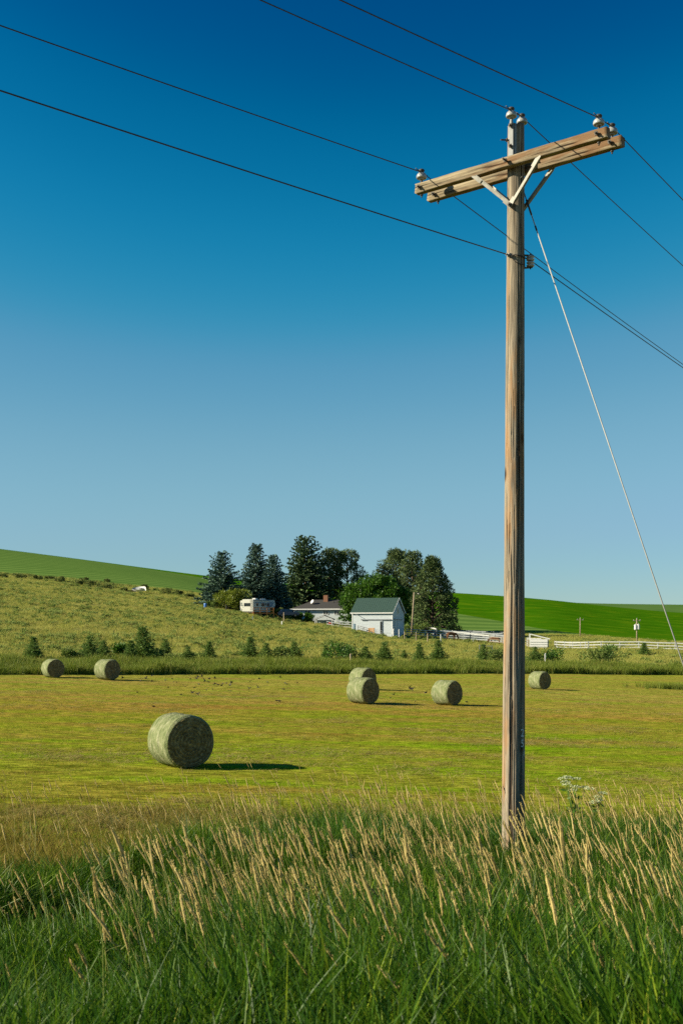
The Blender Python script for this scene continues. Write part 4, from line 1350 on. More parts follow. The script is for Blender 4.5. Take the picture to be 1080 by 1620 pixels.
# ------------------------------------------------------------------ hay bales
M_net = noise_mat('net_wrapped_hay', [(0.30, (0.085, 0.115, 0.040)), (0.48, (0.155, 0.180, 0.080)), (0.62, (0.230, 0.240, 0.135)), (0.78, (0.36, 0.36, 0.25))], 4.5, (1.6, 0.8, 0.8), 0.85, 0.2, bump=0.9, bscale=28, dist=0.03)
def end_mat():
    m, nt, b = base_mat('bale_end_hay', 0.95, 0.1)
    tc = N(nt, 'ShaderNodeTexCoord')
    sp = N(nt, 'ShaderNodeSeparateXYZ'); nt.links.new(tc.outputs['Object'], sp.inputs[0])
    ln = N(nt, 'ShaderNodeVectorMath', operation='LENGTH')
    cb = N(nt, 'ShaderNodeCombineXYZ'); nt.links.new(sp.outputs['Y'], cb.inputs[0]); nt.links.new(sp.outputs['Z'], cb.inputs[1])
    nt.links.new(cb.outputs[0], ln.inputs[0])
    nz = N(nt, 'ShaderNodeTexNoise'); nz.inputs['Scale'].default_value = 9; nz.inputs['Detail'].default_value = 8; nz.inputs['Roughness'].default_value = 0.7
    nt.links.new(tc.outputs['Object'], nz.inputs['Vector'])
    a = N(nt, 'ShaderNodeMath', operation='MULTIPLY_ADD'); a.inputs[1].default_value = 0.11
    nt.links.new(nz.outputs['Fac'], a.inputs[0]); nt.links.new(ln.outputs['Value'], a.inputs[2])
    s = N(nt, 'ShaderNodeMath', operation='MULTIPLY'); s.inputs[1].default_value = 62
    nt.links.new(a.outputs[0], s.inputs[0])
    sn = N(nt, 'ShaderNodeMath', operation='SINE'); nt.links.new(s.outputs[0], sn.inputs[0])
    ad = N(nt, 'ShaderNodeMath', operation='MULTIPLY_ADD'); ad.inputs[1].default_value = 0.045
    nt.links.new(sn.outputs[0], ad.inputs[0]); nt.links.new(nz.outputs['Fac'], ad.inputs[2])
    r = ramp(nt, [(0.28, (0.045, 0.036, 0.017)), (0.5, (0.150, 0.120, 0.058)), (0.72, (0.33, 0.265, 0.14))])
    nt.links.new(ad.outputs[0], r.inputs[0]); nt.links.new(r.outputs[0], b.inputs['Base Color'])
    bp = N(nt, 'ShaderNodeBump'); bp.inputs['Strength'].default_value = 1.0; bp.inputs['Distance'].default_value = 0.05
    nt.links.new(ad.outputs[0], bp.inputs['Height']); nt.links.new(bp.outputs[0], b.inputs['Normal'])
    return m


M_end = end_mat()
M_straw = leaf_mat('loose_hay', [(0, (0.16, 0.15, 0.05)), (1, (0.42, 0.36, 0.17))], 0.1, 0.8, 0.1)
BR, BL = 0.75, 1.22


def bale_meshes(seed, hi):
    nth, nl = (120, 44) if hi else (64, 20)
    x = np.linspace(-BL / 2, BL / 2, nl)
    t = np.linspace(0, 2 * np.pi, nth, endpoint=False)
    X, T = np.meshgrid(x, t, indexing='ij')
    e = np.clip((np.abs(X) - (BL / 2 - 0.10)) / 0.10, 0, 1)
    rr = BR - 0.055 * e ** 2.5 + (fnoise(X * 9 + seed, np.cos(T) * 3 + 4 + np.sin(T) * 2.2, seed) - 0.5) * 0.045
    rr = rr + 0.008 * np.sin(X * 46 + seed) + (fnoise(X * 3, T * 2.0, seed + 3) - 0.5) * 0.03
    rr = rr - 0.035 * np.clip(-np.sin(T) - 0.80, 0, 1) / 0.2                    # sits a little flattened
    V = np.stack([X, rr * np.cos(T), rr * np.sin(T)], -1).reshape(-1, 3)
    Fc = [(i * nth + k, i * nth + (k + 1) % nth, (i + 1) * nth + (k + 1) % nth, (i + 1) * nth + k) for i in range(nl - 1) for k in range(nth)]
    side = pos_mesh('wrapped_side', V, Fc, M_net, True)
    caps = []
    for sgn in (-1, 1):
        nr = 34 if hi else 14
        q = np.linspace(0.012, 1.0, nr)
        Q, T2 = np.meshgrid(q, t, indexing='ij')
        edge = rr[-1 if sgn > 0 else 0]
        RR = Q * edge[None, :]
        XX = sgn * (BL / 2 - 0.0 + 0.02 * (1 - Q ** 6)) + sgn * ((fnoise(np.cos(T2) * RR * 9 + 8, np.sin(T2) * RR * 9 + 8, seed + 5) - 0.5) * 0.06 * (1 - Q ** 10) + 0.008 * np.sin(RR * 75 + T2 + seed + 9 * fnoise(np.cos(T2) * RR * 4 + 3, np.sin(T2) * RR * 4 + 3, seed)) * (1 - Q ** 10))
        V = np.stack([XX, RR * np.cos(T2), RR * np.sin(T2)], -1).reshape(-1, 3)
        Fc = [(i * nth + k, i * nth + (k + 1) % nth, (i + 1) * nth + (k + 1) % nth, (i + 1) * nth + k)[::(1 if sgn > 0 else -1)] for i in range(nr - 1) for k in range(nth)]
        Fc.append(tuple(range(nth))[::(1 if sgn > 0 else -1)])
        caps.append(pos_mesh('end_face', V, Fc, M_end, True))
    n = 900 if hi else 260
    a = rng.uniform(0, 6.283, n); sg = np.where(rng.uniform(size=n) < 0.5, -1, 1); q = rng.uniform(0.1, 0.98, n) ** 0.5
    c = np.stack([sg * (BL / 2 + 0.0), 0.72 * q * np.cos(a), 0.72 * q * np.sin(a)], -1)
    d = np.stack([sg * rng.uniform(0.1, 0.7, n), -np.sin(a) * rng.choice([-1, 1], n), np.cos(a) * rng.choice([-1, 1], n)], -1) + unit(n) * 0.4
    fr = quads_mesh('loose_hay', kites(c, d, rng.uniform(0.05, 0.15, n), 0.010), M_straw)
    return side, caps, fr


near_b, far_b = bale_meshes(3, True), [bale_meshes(11, False), bale_meshes(17, False)]
bales = [(286, 1212, 85, 34, 'large hay bale nearest the road, alone in the left half of the field'),
         (84, 1071, 30, 37, 'hay bale at the far left by the ditch, outermost of two'),
         (170, 1075, 33, 50, 'hay bale far left, the inner one of two by the ditch'),
         (573.5, 1091, 35, 44, 'hay bale half hidden behind another near the middle of the field'),
         (574, 1113, 42, 45, 'hay bale overlapping a second one behind it, mid-field'),
         (706.5, 1115, 40, 44, 'hay bale standing alone left of the utility pole'),
         (853, 1089, 29, 37, 'hay bale just right of the utility pole')]
for i, (px, py, dia, ang, lab) in enumerate(bales):
    u = (px - CX) / F
    Y = 4.2 / ((py - HY) / F - 0.027 * u)
    g = G(px, Y)
    k = dia * Y / F / 1.5
    e = tag(empty('hay_bale', g, R(ang - 90)), lab, 'hay bale', 'round hay bales on the mown field')
    # local +X is the near end face; its heading is ang degrees right of the way back to the road
    e.scale = (k, k, k)
    side, caps, fr = near_b if i == 0 else far_b[i % 2]
    for nm, me in (('wrapped_side', side), ('end_face', caps[0]), ('end_face', caps[1]), ('loose_hay', fr)):
        o = obj(nm, me, e, (0, 0, 0.715))
        o.rotation_euler = (rng.uniform(-0.1, 0.1), 0, 0)
        if nm == 'loose_hay': o['kind'] = 'stuff'

# ------------------------------------------------------------------ farm buildings
def flat_mat(name, c, rough=0.7, spec=0.3, var=0.12, scale=4, stretch=(1, 1, 1), metal=0.0):
    lo = tuple(x * (1 - var) for x in c); hi = tuple(min(1, x * (1 + var)) for x in c)
    return noise_mat(name, [(0.3, lo), (0.7, hi)], scale, stretch, rough, spec, metal)


M_white = flat_mat('white_boards', (0.41, 0.455, 0.49), 0.7, 0.25, 0.10, 2, (0.3, 0.3, 4))  # white boards with the blue cast of sky light put into the colour
M_white2 = flat_mat('white_trim', (0.60, 0.60, 0.60), 0.6, 0.3, 0.05)
M_fence = flat_mat('chalky_fence_boards', (0.40, 0.41, 0.41), 0.8, 0.15, 0.18, 3)
M_groof = flat_mat('green_metal_roof', (0.034, 0.066, 0.054), 0.5, 0.4, 0.10, 3, (1, 1, 1))
M_shin = flat_mat('brown_shingles', (0.048, 0.047, 0.047), 0.9, 0.15, 0.25, 6)
M_glass = flat_mat('dark_glass', (0.015, 0.018, 0.022), 0.12, 0.6, 0.1)
M_brick = flat_mat('chimney_brick', (0.22, 0.11, 0.07), 0.9, 0.1, 0.3, 10)
M_shade = flat_mat('grey_parts_and_shaded_rails', (0.20, 0.22, 0.24), 0.6, 0.3, 0.2)  # plain grey fittings; also the painted-in shade of the white rear corral rails
M_tan = flat_mat('bare_plywood', (0.50, 0.28, 0.12), 0.8, 0.2, 0.15)
M_deck = flat_mat('stained_cedar', (0.42, 0.16, 0.05), 0.7, 0.25, 0.2)
M_cream = flat_mat('cream_panel', (0.50, 0.50, 0.45), 0.45, 0.4, 0.05)
M_blueg = flat_mat('blue_grey_graphic', (0.16, 0.24, 0.30), 0.4, 0.4, 0.1)
M_black = flat_mat('black_rubber', (0.02, 0.02, 0.02), 0.8, 0.2, 0.2)
M_navy = flat_mat('navy_car_paint', (0.02, 0.035, 0.09), 0.25, 0.6, 0.1)
M_red = flat_mat('red_paint', (0.45, 0.04, 0.03), 0.5, 0.4, 0.1)
M_post = flat_mat('old_post_wood', (0.30, 0.24, 0.17), 0.9, 0.1, 0.3, 6)
M_brown = flat_mat('brown_horsehair', (0.13, 0.055, 0.025), 0.7, 0.2, 0.25, 4)
M_dirt = flat_mat('bare_dirt', (0.20, 0.13, 0.08), 0.95, 0.05, 0.3, 2)
M_bluep = flat_mat('blue_plastic', (0.03, 0.14, 0.45), 0.5, 0.4, 0.1)


def frame_at(name, p, ang, label, cat, group=None):
    """Thing with local +X along the long wall, +Y away from the viewer."""
    return tag(empty(name, p, R(ang)), label, cat, group)


# white barn: origin at the near corner, long wall runs to local -X, gable wall to local +Y
b0 = W(620, 1001.5, 200)
barn = frame_at('barn', b0, -22.3, 'small white barn with green roof and sliding doors on the slope', 'barn')
L, Wd, He, Hr = 7.5, 6.0, 3.75, 6.15
mb = MB()
mb.prism([(-L, 0, -1.2), (0, 0, -1.2), (0, 0, He), (-L, 0, He)], (0, Wd, 0))
mb.prism([(-L, 0, He), (-L, Wd, He), (-L, Wd / 2, Hr - 0.08)], (L, 0, 0))
wl = mb.build('wall', M_white, barn)
bd = MB()
for k in range(18):
    z = 0.02 + k * 0.205
    bd.box((-L / 2, -0.03, z + 0.1), (L - 0.02, 0.03, 0.2), mat=Matrix.Rotation(R(-5), 4, 'X'))
for k in range(28):
    z = 0.02 + k * 0.205
    w = Wd if z + 0.19 < He else Wd * (Hr - z - 0.25) / (Hr - He)
    if w > 0.2: bd.box((0.03, Wd / 2, z + 0.1), (0.03, w - 0.05, 0.2), mat=Matrix.Rotation(R(-5), 4, 'Y'))
o = bd.build('siding', M_white, wl); o['kind'] = 'stuff'
for sg in (0, 1):
    y0, y1 = (-0.35, Wd / 2) if sg == 0 else (Wd + 0.35, Wd / 2)
    z0 = He - 0.35 * (Hr - He) / (Wd / 2)
    mb = MB().prism([(-L - 0.3, y0, z0 + 0.02), (-L - 0.3, y1, Hr + 0.02), (-L - 0.3, y1, Hr + 0.14), (-L - 0.3, y0, z0 + 0.14)], (L + 0.6, 0, 0))
    rf = mb.build('roof', M_groof, barn)
    rb = MB()
    for k in range(20):
        x = -L - 0.2 + k * (L + 0.4) / 19
        rb.bar((x, y0, z0 + 0.155), (x, y1, Hr + 0.155), 0.03, 0.015)
    o = rb.build('roof_ribs', M_groof, rf); o['kind'] = 'stuff'
    mb = MB().bar((0.32, y0, z0 + 0.03), (0.32, y1, Hr + 0.05), 0.035, 0.20)
    mb.build('fascia', M_white2, rf)
MB().box((-L / 2, -0.36, He - 0.22), (L + 0.6, 0.05, 0.18)).build('gutter', M_white2, barn)
for x, y in ((-L, -0.03), (0.02, -0.03), (0.03, Wd)):
    MB().box((x, y, He / 2 - 0.1), (0.14, 0.10, He + 0.2)).build('corner_board', M_white2, barn)
dr = MB().box((-3.1, -0.11, 1.02), (2.7, 0.07, 2.35)).build('sliding_door', M_white, barn)
MB().box((-2.0, -0.16, 0.95), (0.35, 0.04, 2.2)).build('door_gap_shade', M_glass, dr)  # dark slab in the glass colour, painted shade inside the gap
MB().box((-3.85, -0.17, 0.40), (1.15, 0.05, 1.0)).build('plywood_patch', M_tan, dr)
MB().box((-3.0, -0.20, 2.38), (5.6, 0.16, 0.20)).build('door_track', M_shade, barn, bevel=0.02)
gdr = MB().box((0.10, 2.3, 1.1), (0.06, 2.4, 2.3)).build('sliding_door', M_white, barn)
MB().box((0.135, 2.3, 1.1), (0.03, 0.10, 2.3)).build('door_seam', M_shade, gdr)
MB().box((0.13, 2.9, 2.42), (0.14, 4.4, 0.14)).build('door_track', M_shade, barn)
wn_ = MB().box((0.07, 2.85, 4.0), (0.05, 0.75, 1.0)).build('window', M_glass, barn)
mb = MB()
for dz in (-0.55, 0.55): mb.box((0.09, 2.85, 4.0 + dz), (0.06, 0.95, 0.10))
for dy in (-0.42, 0.42): mb.box((0.09, 2.85 + dy, 4.0), (0.06, 0.10, 1.0))
mb.build('frame', M_white2, wn_)
MB().box((-7.15, -0.10, 1.0), (0.30, 0.06, 1.3)).build('side_hatch', M_blueg, barn)
MB().bar((-6.9, -0.15, He - 0.3), (-6.1, -0.7, He - 0.7), 0.12, 0.05).build('drain_spout', M_shade, barn)

# farmhouse
h0 = W(552, 988, 232)
house = frame_at('farmhouse', h0, -15, 'long white farmhouse with low brown hip roof behind the barn', 'house')
L, Wd, He, Hr = 11.8, 8.0, 3.2, 5.2
hw = MB().prism([(-L, 0, -1.5), (0, 0, -1.5), (0, 0, He), (-L, 0, He)], (0, Wd, 0)).build('wall', M_white, house)
o_ = 0.6
V = [(-L - o_, -o_, He), (o_, -o_, He), (o_, Wd + o_, He), (-L - o_, Wd + o_, He), (-L + 3.4, Wd / 2, Hr), (-3.4, Wd / 2, Hr)]
V += [(x, y, He - 0.14) for x, y, z in V[:4]]
mb = MB().add(V, [(0, 1, 5, 4), (1, 2, 5), (2, 3, 4, 5), (3, 0, 4), (0, 6, 7, 1), (1, 7, 8, 2), (2, 8, 9, 3), (3, 9, 6, 0), (6, 9, 8, 7)])
rf = mb.build('roof', M_shin, house)
MB().box((-5.8, Wd / 2 - 0.6, Hr + 0.15), (0.95, 0.95, 1.5)).build('chimney', M_brick, rf, bevel=0.03)
MB().lathe((-8.2, 1.8, Hr - 0.55), [(0.02, 0), (0.30, 0.10), (0.46, 0.26)], 14, axis=(-0.6, -0.7, 0.5)).build('satellite_dish', M_white2, rf)
MB().tube([(-8.2, 1.8, Hr - 1.3), (-8.2, 1.8, Hr - 0.5)], 0.03, 6).build('dish_mast', M_dull, rf)
for x in (-4.0, -3.2, -2.9): MB().tube([(x, 2.4, Hr - 1.0), (x, 2.4, Hr - 0.25)], 0.07, 8).build('vent_pipe', M_dull, rf)
MB().box((-L / 2, -0.62, He - 0.06), (L + 1.2, 0.06, 0.22)).build('fascia', M_white2, house)
for x in (-4.9, -2.6, -8.8):
    wi = MB().box((x, -0.02, He - 0.75), (0.95, 0.10, 0.65)).build('window', M_glass, house)
    mb = MB()
    for dz in (-0.37, 0.37): mb.box((x, -0.06, He - 0.75 + dz), (1.15, 0.08, 0.09))
    for dx in (-0.53, 0.0, 0.53): mb.box((x + dx, -0.06, He - 0.75), (0.08, 0.08, 0.66))
    mb.build('frame', M_white2, wi)
# open shelter in front of the house
s0 = W(513, 992, 226)
sh = frame_at('shelter', s0, -8, 'small open gabled shelter with brown roof in front of the farmhouse', 'shelter')
for sg in (-1, 1):
    MB().prism([(sg * 2.0, -1.2, 1.45), (0, -1.2, 2.2), (0, -1.2, 2.34), (sg * 2.0, -1.2, 1.59)], (0, 2.4, 0)).build('roof', M_shin, sh)
    for y in (-1.0, 1.0): MB().box((sg * 1.7, y, 0.7), (0.14, 0.14, 1.7)).build('post', M_white2, sh)
MB().box((0, 1.05, 0.7), (3.3, 0.06, 1.4)).build('back_wall', M_blueg, sh)
MB().bar((-1.9, -1.19, 1.48), (0, -1.19, 2.2), 0.06, 0.14).bar((0, -1.19, 2.2), (1.9, -1.19, 1.48), 0.06, 0.14).build('barge_board', M_white2, sh)
mt = tag(MB().box((0, 0, 0.55), (0.9, 0.55, 0.4)).box((0.15, 0, 0.85), (0.5, 0.5, 0.25)).tube([(-0.3, -0.28, 0.3), (-0.3, 0.28, 0.3)], 0.28, 12).tube([(0.35, -0.28, 0.22), (0.35, 0.28, 0.22)], 0.2, 12).build('garden_tractor', M_red, None, bevel=0.03), 'small red garden tractor parked under the open shelter', 'tractor')
mt.location = s0 + Vector((1.1, -0.9, 0.0)); mt.rotation_euler = (0, 0, 0.4)

# camper trailer
c0_ = W(392, 972, 226)
cp = frame_at('camper_trailer', c0_, 66, 'cream fifth wheel camper trailer parked under the spruces', 'camper trailer')
# local +X runs from the rear wall to the nose, local -Y is the side facing right
Lc, Wc, Hc = 9.6, 2.5, 3.0
prof = [(0, 0, 0.55), (7.2, 0, 0.55), (7.2, 0, 1.45), (9.0, 0, 1.45), (9.6, 0, 2.1), (9.1, 0, Hc), (0, 0, Hc)]
bdy = MB().prism([(x, -Wc / 2, z) for x, y, z in prof], (0, Wc, 0)).build('body', M_cream, cp, bevel=0.06)
wi = MB().box((-0.03, 0.15, 1.95), (0.06, 1.35, 0.62)).build('rear_window', M_glass, bdy)
MB().box((0.1, 0, 0.42), (0.15, 2.3, 0.18)).build('bumper', M_dull, cp)
sl = MB().box((2.0, Wc / 2 + 0.42, 1.75), (2.6, 0.86, 2.1)).build('slide_out', M_cream, cp, bevel=0.03)
MB().box((4.2, -Wc / 2 - 0.02, 2.35), (7.0, 0.04, 0.34)).build('side_stripe', M_blueg, bdy)
MB().prism([(4.6, -Wc / 2 - 0.05, 1.3), (7.6, -Wc / 2 - 0.05, 1.5), (8.8, -Wc / 2 - 0.05, 2.6), (7.2, -Wc / 2 - 0.05, 2.7)], (0, 0.04, 0)).build('swoosh', M_blueg, bdy)
for x, w in ((1.6, 0.7), (4.0, 1.2), (6.2, 0.8)):
    MB().box((x, -Wc / 2 - 0.05, 2.0), (w, 0.06, 0.6)).build('window', M_glass, bdy)
dd = MB().box((5.1, -Wc / 2 - 0.05, 1.6), (0.75, 0.07, 1.9)).build('door', M_cream, cp)
MB().box((5.1, -Wc / 2 - 0.10, 2.1), (0.4, 0.04, 0.5)).build('door_window', M_glass, dd)
for x in (3.0, 6.4): MB().box((x, 0, Hc + 0.14), (0.95, 0.75, 0.28)).build('roof_unit', M_white2, cp, bevel=0.05)
MB().tube([(0.4, -Wc / 2 - 0.12, Hc - 0.12), (6.8, -Wc / 2 - 0.12, Hc - 0.12)], 0.09, 8).build('awning_roll', M_blueg, cp)
ld = MB()
for y in (-0.95, -0.60): ld.tube([(-0.10, y, 0.8), (-0.10, y, Hc + 0.05)], 0.022, 6)
for k in range(7): ld.tube([(-0.10, -0.95, 1.0 + k * 0.3), (-0.10, -0.60, 1.0 + k * 0.3)], 0.018, 6)
ld.build('ladder', M_dull, cp)
for sx in (4.7, 5.7):
    for sy in (-1.05, 1.05):
        wh = MB().tube([(sx, sy - 0.13, 0.36), (sx, sy + 0.13, 0.36)], 0.36, 18).build('wheel', M_black, cp)
        MB().tube([(sx, sy - 0.15, 0.36), (sx, sy + 0.15, 0.36)], 0.18, 12).build('rim', M_galv, wh)
for sy in (-0.8, 0.8): MB().tube([(7.6, sy, -0.3), (7.6, sy, 1.45)], 0.06, 6).build('landing_leg', M_dull, cp)
# cedar deck along the trailer
k0 = W(412, 974, 221)
dk = frame_at('wooden_deck', k0, 12, 'orange stained wooden deck with railing beside the camper trailer', 'deck')
for k in range(8): slab('plank', dk, M_deck, (-1.4, 0.15 + k * 0.3, 0.55), (2.7, 0.15 + k * 0.3, 0.55), 0.28, 0.05)
for x in (-1.3, 0.0, 1.3, 2.6):
    slab('post', dk, M_deck, (x, 0.02, -0.9), (x, 0.02, 1.55), 0.12, 0.12)
for z in (1.52, 1.05, 0.5): slab('rail', dk, M_deck, (-1.4, -0.06, z), (2.7, -0.06, z), 0.05, 0.16)
for k in range(5): slab('step', dk, M_deck, (2.9 + k * 0.25, 0.1, 0.45 - k * 0.2), (2.9 + k * 0.25, 1.1, 0.45 - k * 0.2), 0.26, 0.05)

# parked car
q0 = W(456, 976, 228)
car = frame_at('parked_car', q0, 8, 'dark blue car parked between camper trailer and farmhouse', 'car')
bp_ = [(-2.1, 0, 0.35), (2.1, 0, 0.35), (2.2, 0, 0.75), (2.05, 0, 0.95), (1.0, 0, 1.02), (-1.9, 0, 1.05), (-2.2, 0, 0.85)]
MB().prism([(x, -0.88, z) for x, y, z in bp_], (0, 1.76, 0)).build('body', M_navy, car, bevel=0.08)
cb_ = MB().prism([(-1.75, -0.76, 1.03), (0.95, -0.76, 1.0), (0.35, -0.70, 1.52), (-1.35, -0.70, 1.52)], (0, 1.52, 0)).build('cabin', M_navy, car, bevel=0.05)
for x0, x1 in ((-1.45, -0.6), (-0.5, 0.5)):
    MB().prism([(x0, -0.79, 1.08), (x1, -0.79, 1.08), (x1 - 0.25, -0.74, 1.44), (x0 + 0.15, -0.74, 1.44)], (0, 0.03, 0)).build('side_window', M_glass, cb_)
for x in (-1.35, 1.35):
    for y in (-0.80, 0.80):
        wh = MB().tube([(x, y - 0.11, 0.33), (x, y + 0.11, 0.33)], 0.33, 18).build('wheel', M_black, car)
        MB().tube([(x, y - 0.125, 0.33), (x, y + 0.125, 0.33)], 0.19, 12).build('rim', M_galv, wh)
for y in (-0.6, 0.6):
    MB().box((2.18, y, 0.72), (0.08, 0.35, 0.16)).build('headlight', M_white2, car)
    MB().box((-2.18, y, 0.82), (0.08, 0.35, 0.16)).build('tail_light', M_red, car)


# ------------------------------------------------------------------ fences, corral, animals
def fence(name, pts, ph, rails, rh, mat, label, cat='fence', sp=2.4, pw=0.12, pmat=None, diag=False):
    """Board fence along ground points; every post and rail is its own part."""
    P = [Vector(p) for p in pts]
    segs = []
    for a, b in zip(P[:-1], P[1:]):
        n = max(1, round((b - a).length / sp))
        segs += [a.lerp(b, k / n) for k in range(n)]
    segs.append(P[-1])
    for s in segs: s.z = float(gz(s.x, s.y))
    e = tag(empty(name, segs[0]), label, cat)
    o0 = segs[0]
    for s in segs: slab('post', e, pmat or mat, s - o0 + Vector((0, 0, -0.4)), s - o0 + Vector((0, 0, ph)), pw, pw)
    for a, b in zip(segs[:-1], segs[1:]):
        for r in rails:
            slab('rail', e, mat, a - o0 + Vector((0, 0, r)), b - o0 + Vector((0, 0, r)), 0.05, rh, shift=-(pw / 2 + 0.028))
    return e


fence('board_fence', [G(877, 196), G(950, 190), G(1040, 186), G(1180, 180)], 1.35, (0.30, 0.75, 1.22), 0.15, M_fence, 'long white board fence right of the loading chute', sp=3.0, pw=0.14)
fence('board_fence', [G(833, 199), G(856, 197)], 1.75, (0.3, 0.65, 1.0, 1.35, 1.65), 0.13, M_fence, 'short tall white fence left of the loading chute', sp=1.6)
fence('board_fence', [G(880, 191), G(930, 187)], 1.35, (0.4, 0.8, 1.2), 0.10, M_fence, 'lower double fence in front of the long white board fence', sp=1.6)
fence('corral_fence', [G(700, 204), G(716, 203)], 1.75, (0.3, 0.65, 1.0, 1.35, 1.65), 0.14, M_fence, 'short white gate section in the middle of the corral', 'gate', sp=1.8)
fence('corral_fence', [G(716, 203), G(748, 200), G(774, 197)], 1.55, (1.45,), 0.18, M_fence, 'white corral fence with a single top rail', sp=2.8)
fence('corral_fence', [G(643, 207), G(672, 206), G(700, 204)], 1.45, (0.5, 0.95, 1.35), 0.12, M_fence, 'white corral fence right of the barn gable', sp=1.7)
fence('corral_fence', [G(648, 226), G(690, 219)], 2.0, (0.9, 1.4, 1.9), 0.26, M_fence, 'bright wide-boarded white rail fence below the big pine', sp=3.4)
for i, (a, b, lab) in enumerate([((690, 222), (800, 204), 'white rail fence in painted grey-blue shade, lowest of the rows behind the corral'), ((688, 228), (800, 211), 'white rail fence in painted grey-blue shade, second row behind the corral'),
                                 ((684, 236), (795, 220), 'white rail fence in painted grey-blue shade, third row behind the corral'), ((700, 244), (800, 228), 'white rail fence in painted grey-blue shade, topmost row behind the corral')]):
    fence('corral_fence', [G(*a), G(*b)], 1.7, (0.4, 0.8, 1.2, 1.6), 0.16, M_shade, lab, sp=3.0)  # white rails, their shade put into the grey-blue board colour
fence('corral_fence', [G(774, 197), G(835, 194)], 1.4, (0.5, 0.9, 1.3), 0.10, M_post, 'brown wooden rail fence passing behind the utility pole', sp=2.0)
fence('yard_fence', [G(517, 219), G(536, 217), G(556, 214)], 1.45, (0.4, 0.85, 1.3), 0.12, M_shade, 'grey board fence between farmhouse and barn', sp=2.2)
fence('yard_fence', [G(566, 201.5), G(584, 199.5)], 1.1, (0.4, 0.75, 1.05), 0.07, M_dull, 'low dark pipe fence along the barn wall', sp=1.2, pw=0.07)
fence('yard_fence', [G(586, 199), G(604, 198)], 1.15, (0.2, 0.5, 0.8, 1.1), 0.06, M_shade, 'grey pipe gate before the barn door', 'gate', sp=1.0, pw=0.06)
for px, Y, h, m, lab in [(622, 198.5, 1.5, M_white2, 'white post at the barn corner'), (631, 197.5, 1.6, M_white2, 'white post before the barn gable'), (640, 196.5, 1.4, M_post, 'wooden post right of the barn gable'),
                         (658, 193, 1.5, M_post, 'wooden post in the grass below the yard lamp'), (676, 190, 1.4, M_post, 'wooden post in the grass below the brown horse'), (697, 188, 1.4, M_white2, 'pale post below the corral gate'),
                         (449, 214, 2.0, M_post, 'wooden post in the grass in front of the dark blue car'), (400, 205, 0.7, M_white2, 'short white marker in the grass below the camper'), (446, 202, 0.8, M_white2, 'short white marker in the grass below the dark blue car'),
                         (358, 222, 1.4, M_post, 'wooden post left of the camper trailer'), (555, 112, 1.3, M_post, 'thin post in the ditch behind the paired bales'), (862, 128, 1.4, M_fence, 'pale post in the ditch above the bale right of the pole')]:
    p = tag(MB().box((0, 0, h / 2 - 0.2), (0.13, 0.13, h + 0.4)).prism([(-0.065, -0.065, h), (0.065, -0.065, h), (0.0, -0.065, h + 0.06)], (0, 0.13, 0)).build('fence_post', m, None), lab, 'post', 'single posts on the slope')
    p.location = G(px, Y); p.rotation_euler = (rng.normal(0, 0.03), rng.normal(0, 0.03), rng.uniform(0, 1))
# small hand gate frame below the corral
fence('field_gate', [G(758, 150), G(778, 150)], 1.5, (0.5, 1.4), 0.08, M_shade, 'grey pipe gate standing alone in the grass left of the pole', 'gate', sp=1.6, pw=0.08)

# white loading chute
c2 = W(860, 1031, 193)
ch = frame_at('loading_chute', c2, -14, 'white box-like loading chute with slanted frame on top', 'chute')
MB().box((-0.9, 1.0, 1.05), (3.0, 2.0, 2.1)).build('box', M_white2, ch, bevel=0.03)
MB().box((0.62, 1.0, 1.0), (0.05, 1.5, 1.7)).build('end_panel', M_shade, ch)
mb = MB()
for y in (0.1, 1.9):
    mb.bar((-2.5, y, 3.0), (0.9, y, 2.15), 0.10, 0.12).bar((-2.5, y, 1.9), (-2.5, y, 3.0), 0.10, 0.10, up=(1, 0, 0))
mb.bar((-2.5, 0.1, 3.0), (-2.5, 1.9, 3.0), 0.10, 0.10)
mb.build('slanted_frame', M_white2, ch)
for z in (0.5, 0.9, 1.3, 1.7): slab('rail', ch, M_white2, (-2.4, -0.05, z), (0.58, -0.05, z), 0.05, 0.16)

# yard lamp and distant line poles
def small_pole(name, px, Y, ptop, label, cat, r=0.13):
    g = G(px, Y)
    h = W(px, ptop, Y).z - g.z
    e = tag(empty(name, g), label, cat)
    MB().tube([(0, 0, -0.5), (0, 0, h)], [r, r * 0.7], 10).build('pole', M_post, e, smooth=True)
    return e, h


e, h = small_pole('yard_lamp', 650.5, 211, 937, 'wooden yard lamp pole right of the barn', 'lamp pole', 0.16)
e.rotation_euler = (0, R(3.5), 0)
MB().tube([(0, 0, h - 0.25), (0.3, 0, h - 0.05), (0.75, 0, h - 0.1)], 0.04, 6).build('arm', M_galv, e)
MB().lathe((0.85, 0, h - 0.32), [(0.05, 0.26), (0.20, 0.18), (0.24, 0.05), (0.15, 0.0)], 12).build('lamp_head', M_galv, e)
for px, Y, pt, lab, tr in [(917, 240, 978, 'plain distant utility pole behind the white fence', False), (1006.5, 215, 979, 'distant utility pole carrying a grey transformer', True)]:
    e, h = small_pole('distant_utility_pole', px, Y, pt, lab, 'utility pole')
    MB().box((0, 0, h - 0.35), (1.4, 0.10, 0.12)).build('crossarm', M_post, e)
    for x in (-0.6, 0, 0.6): MB().lathe((x, 0, h - 0.29 if x else h), [(0.03, 0), (0.06, 0.04), (0.06, 0.12), (0.02, 0.18)], 8).build('insulator', M_porc, e)
    if tr:
        for x, z in ((-0.30, h - 1.55), (0.24, h - 1.5)):
            t_ = MB().lathe((x, -0.2, z - 0.5), [(0.22, 0), (0.26, 0.04), (0.26, 0.90), (0.2, 0.97)], 14).build('transformer', M_white2, e)
            MB().tube([(x, -0.2, z + 0.45), (x, -0.2, z + 0.7)], 0.05, 6).build('bushing', M_porc, t_)


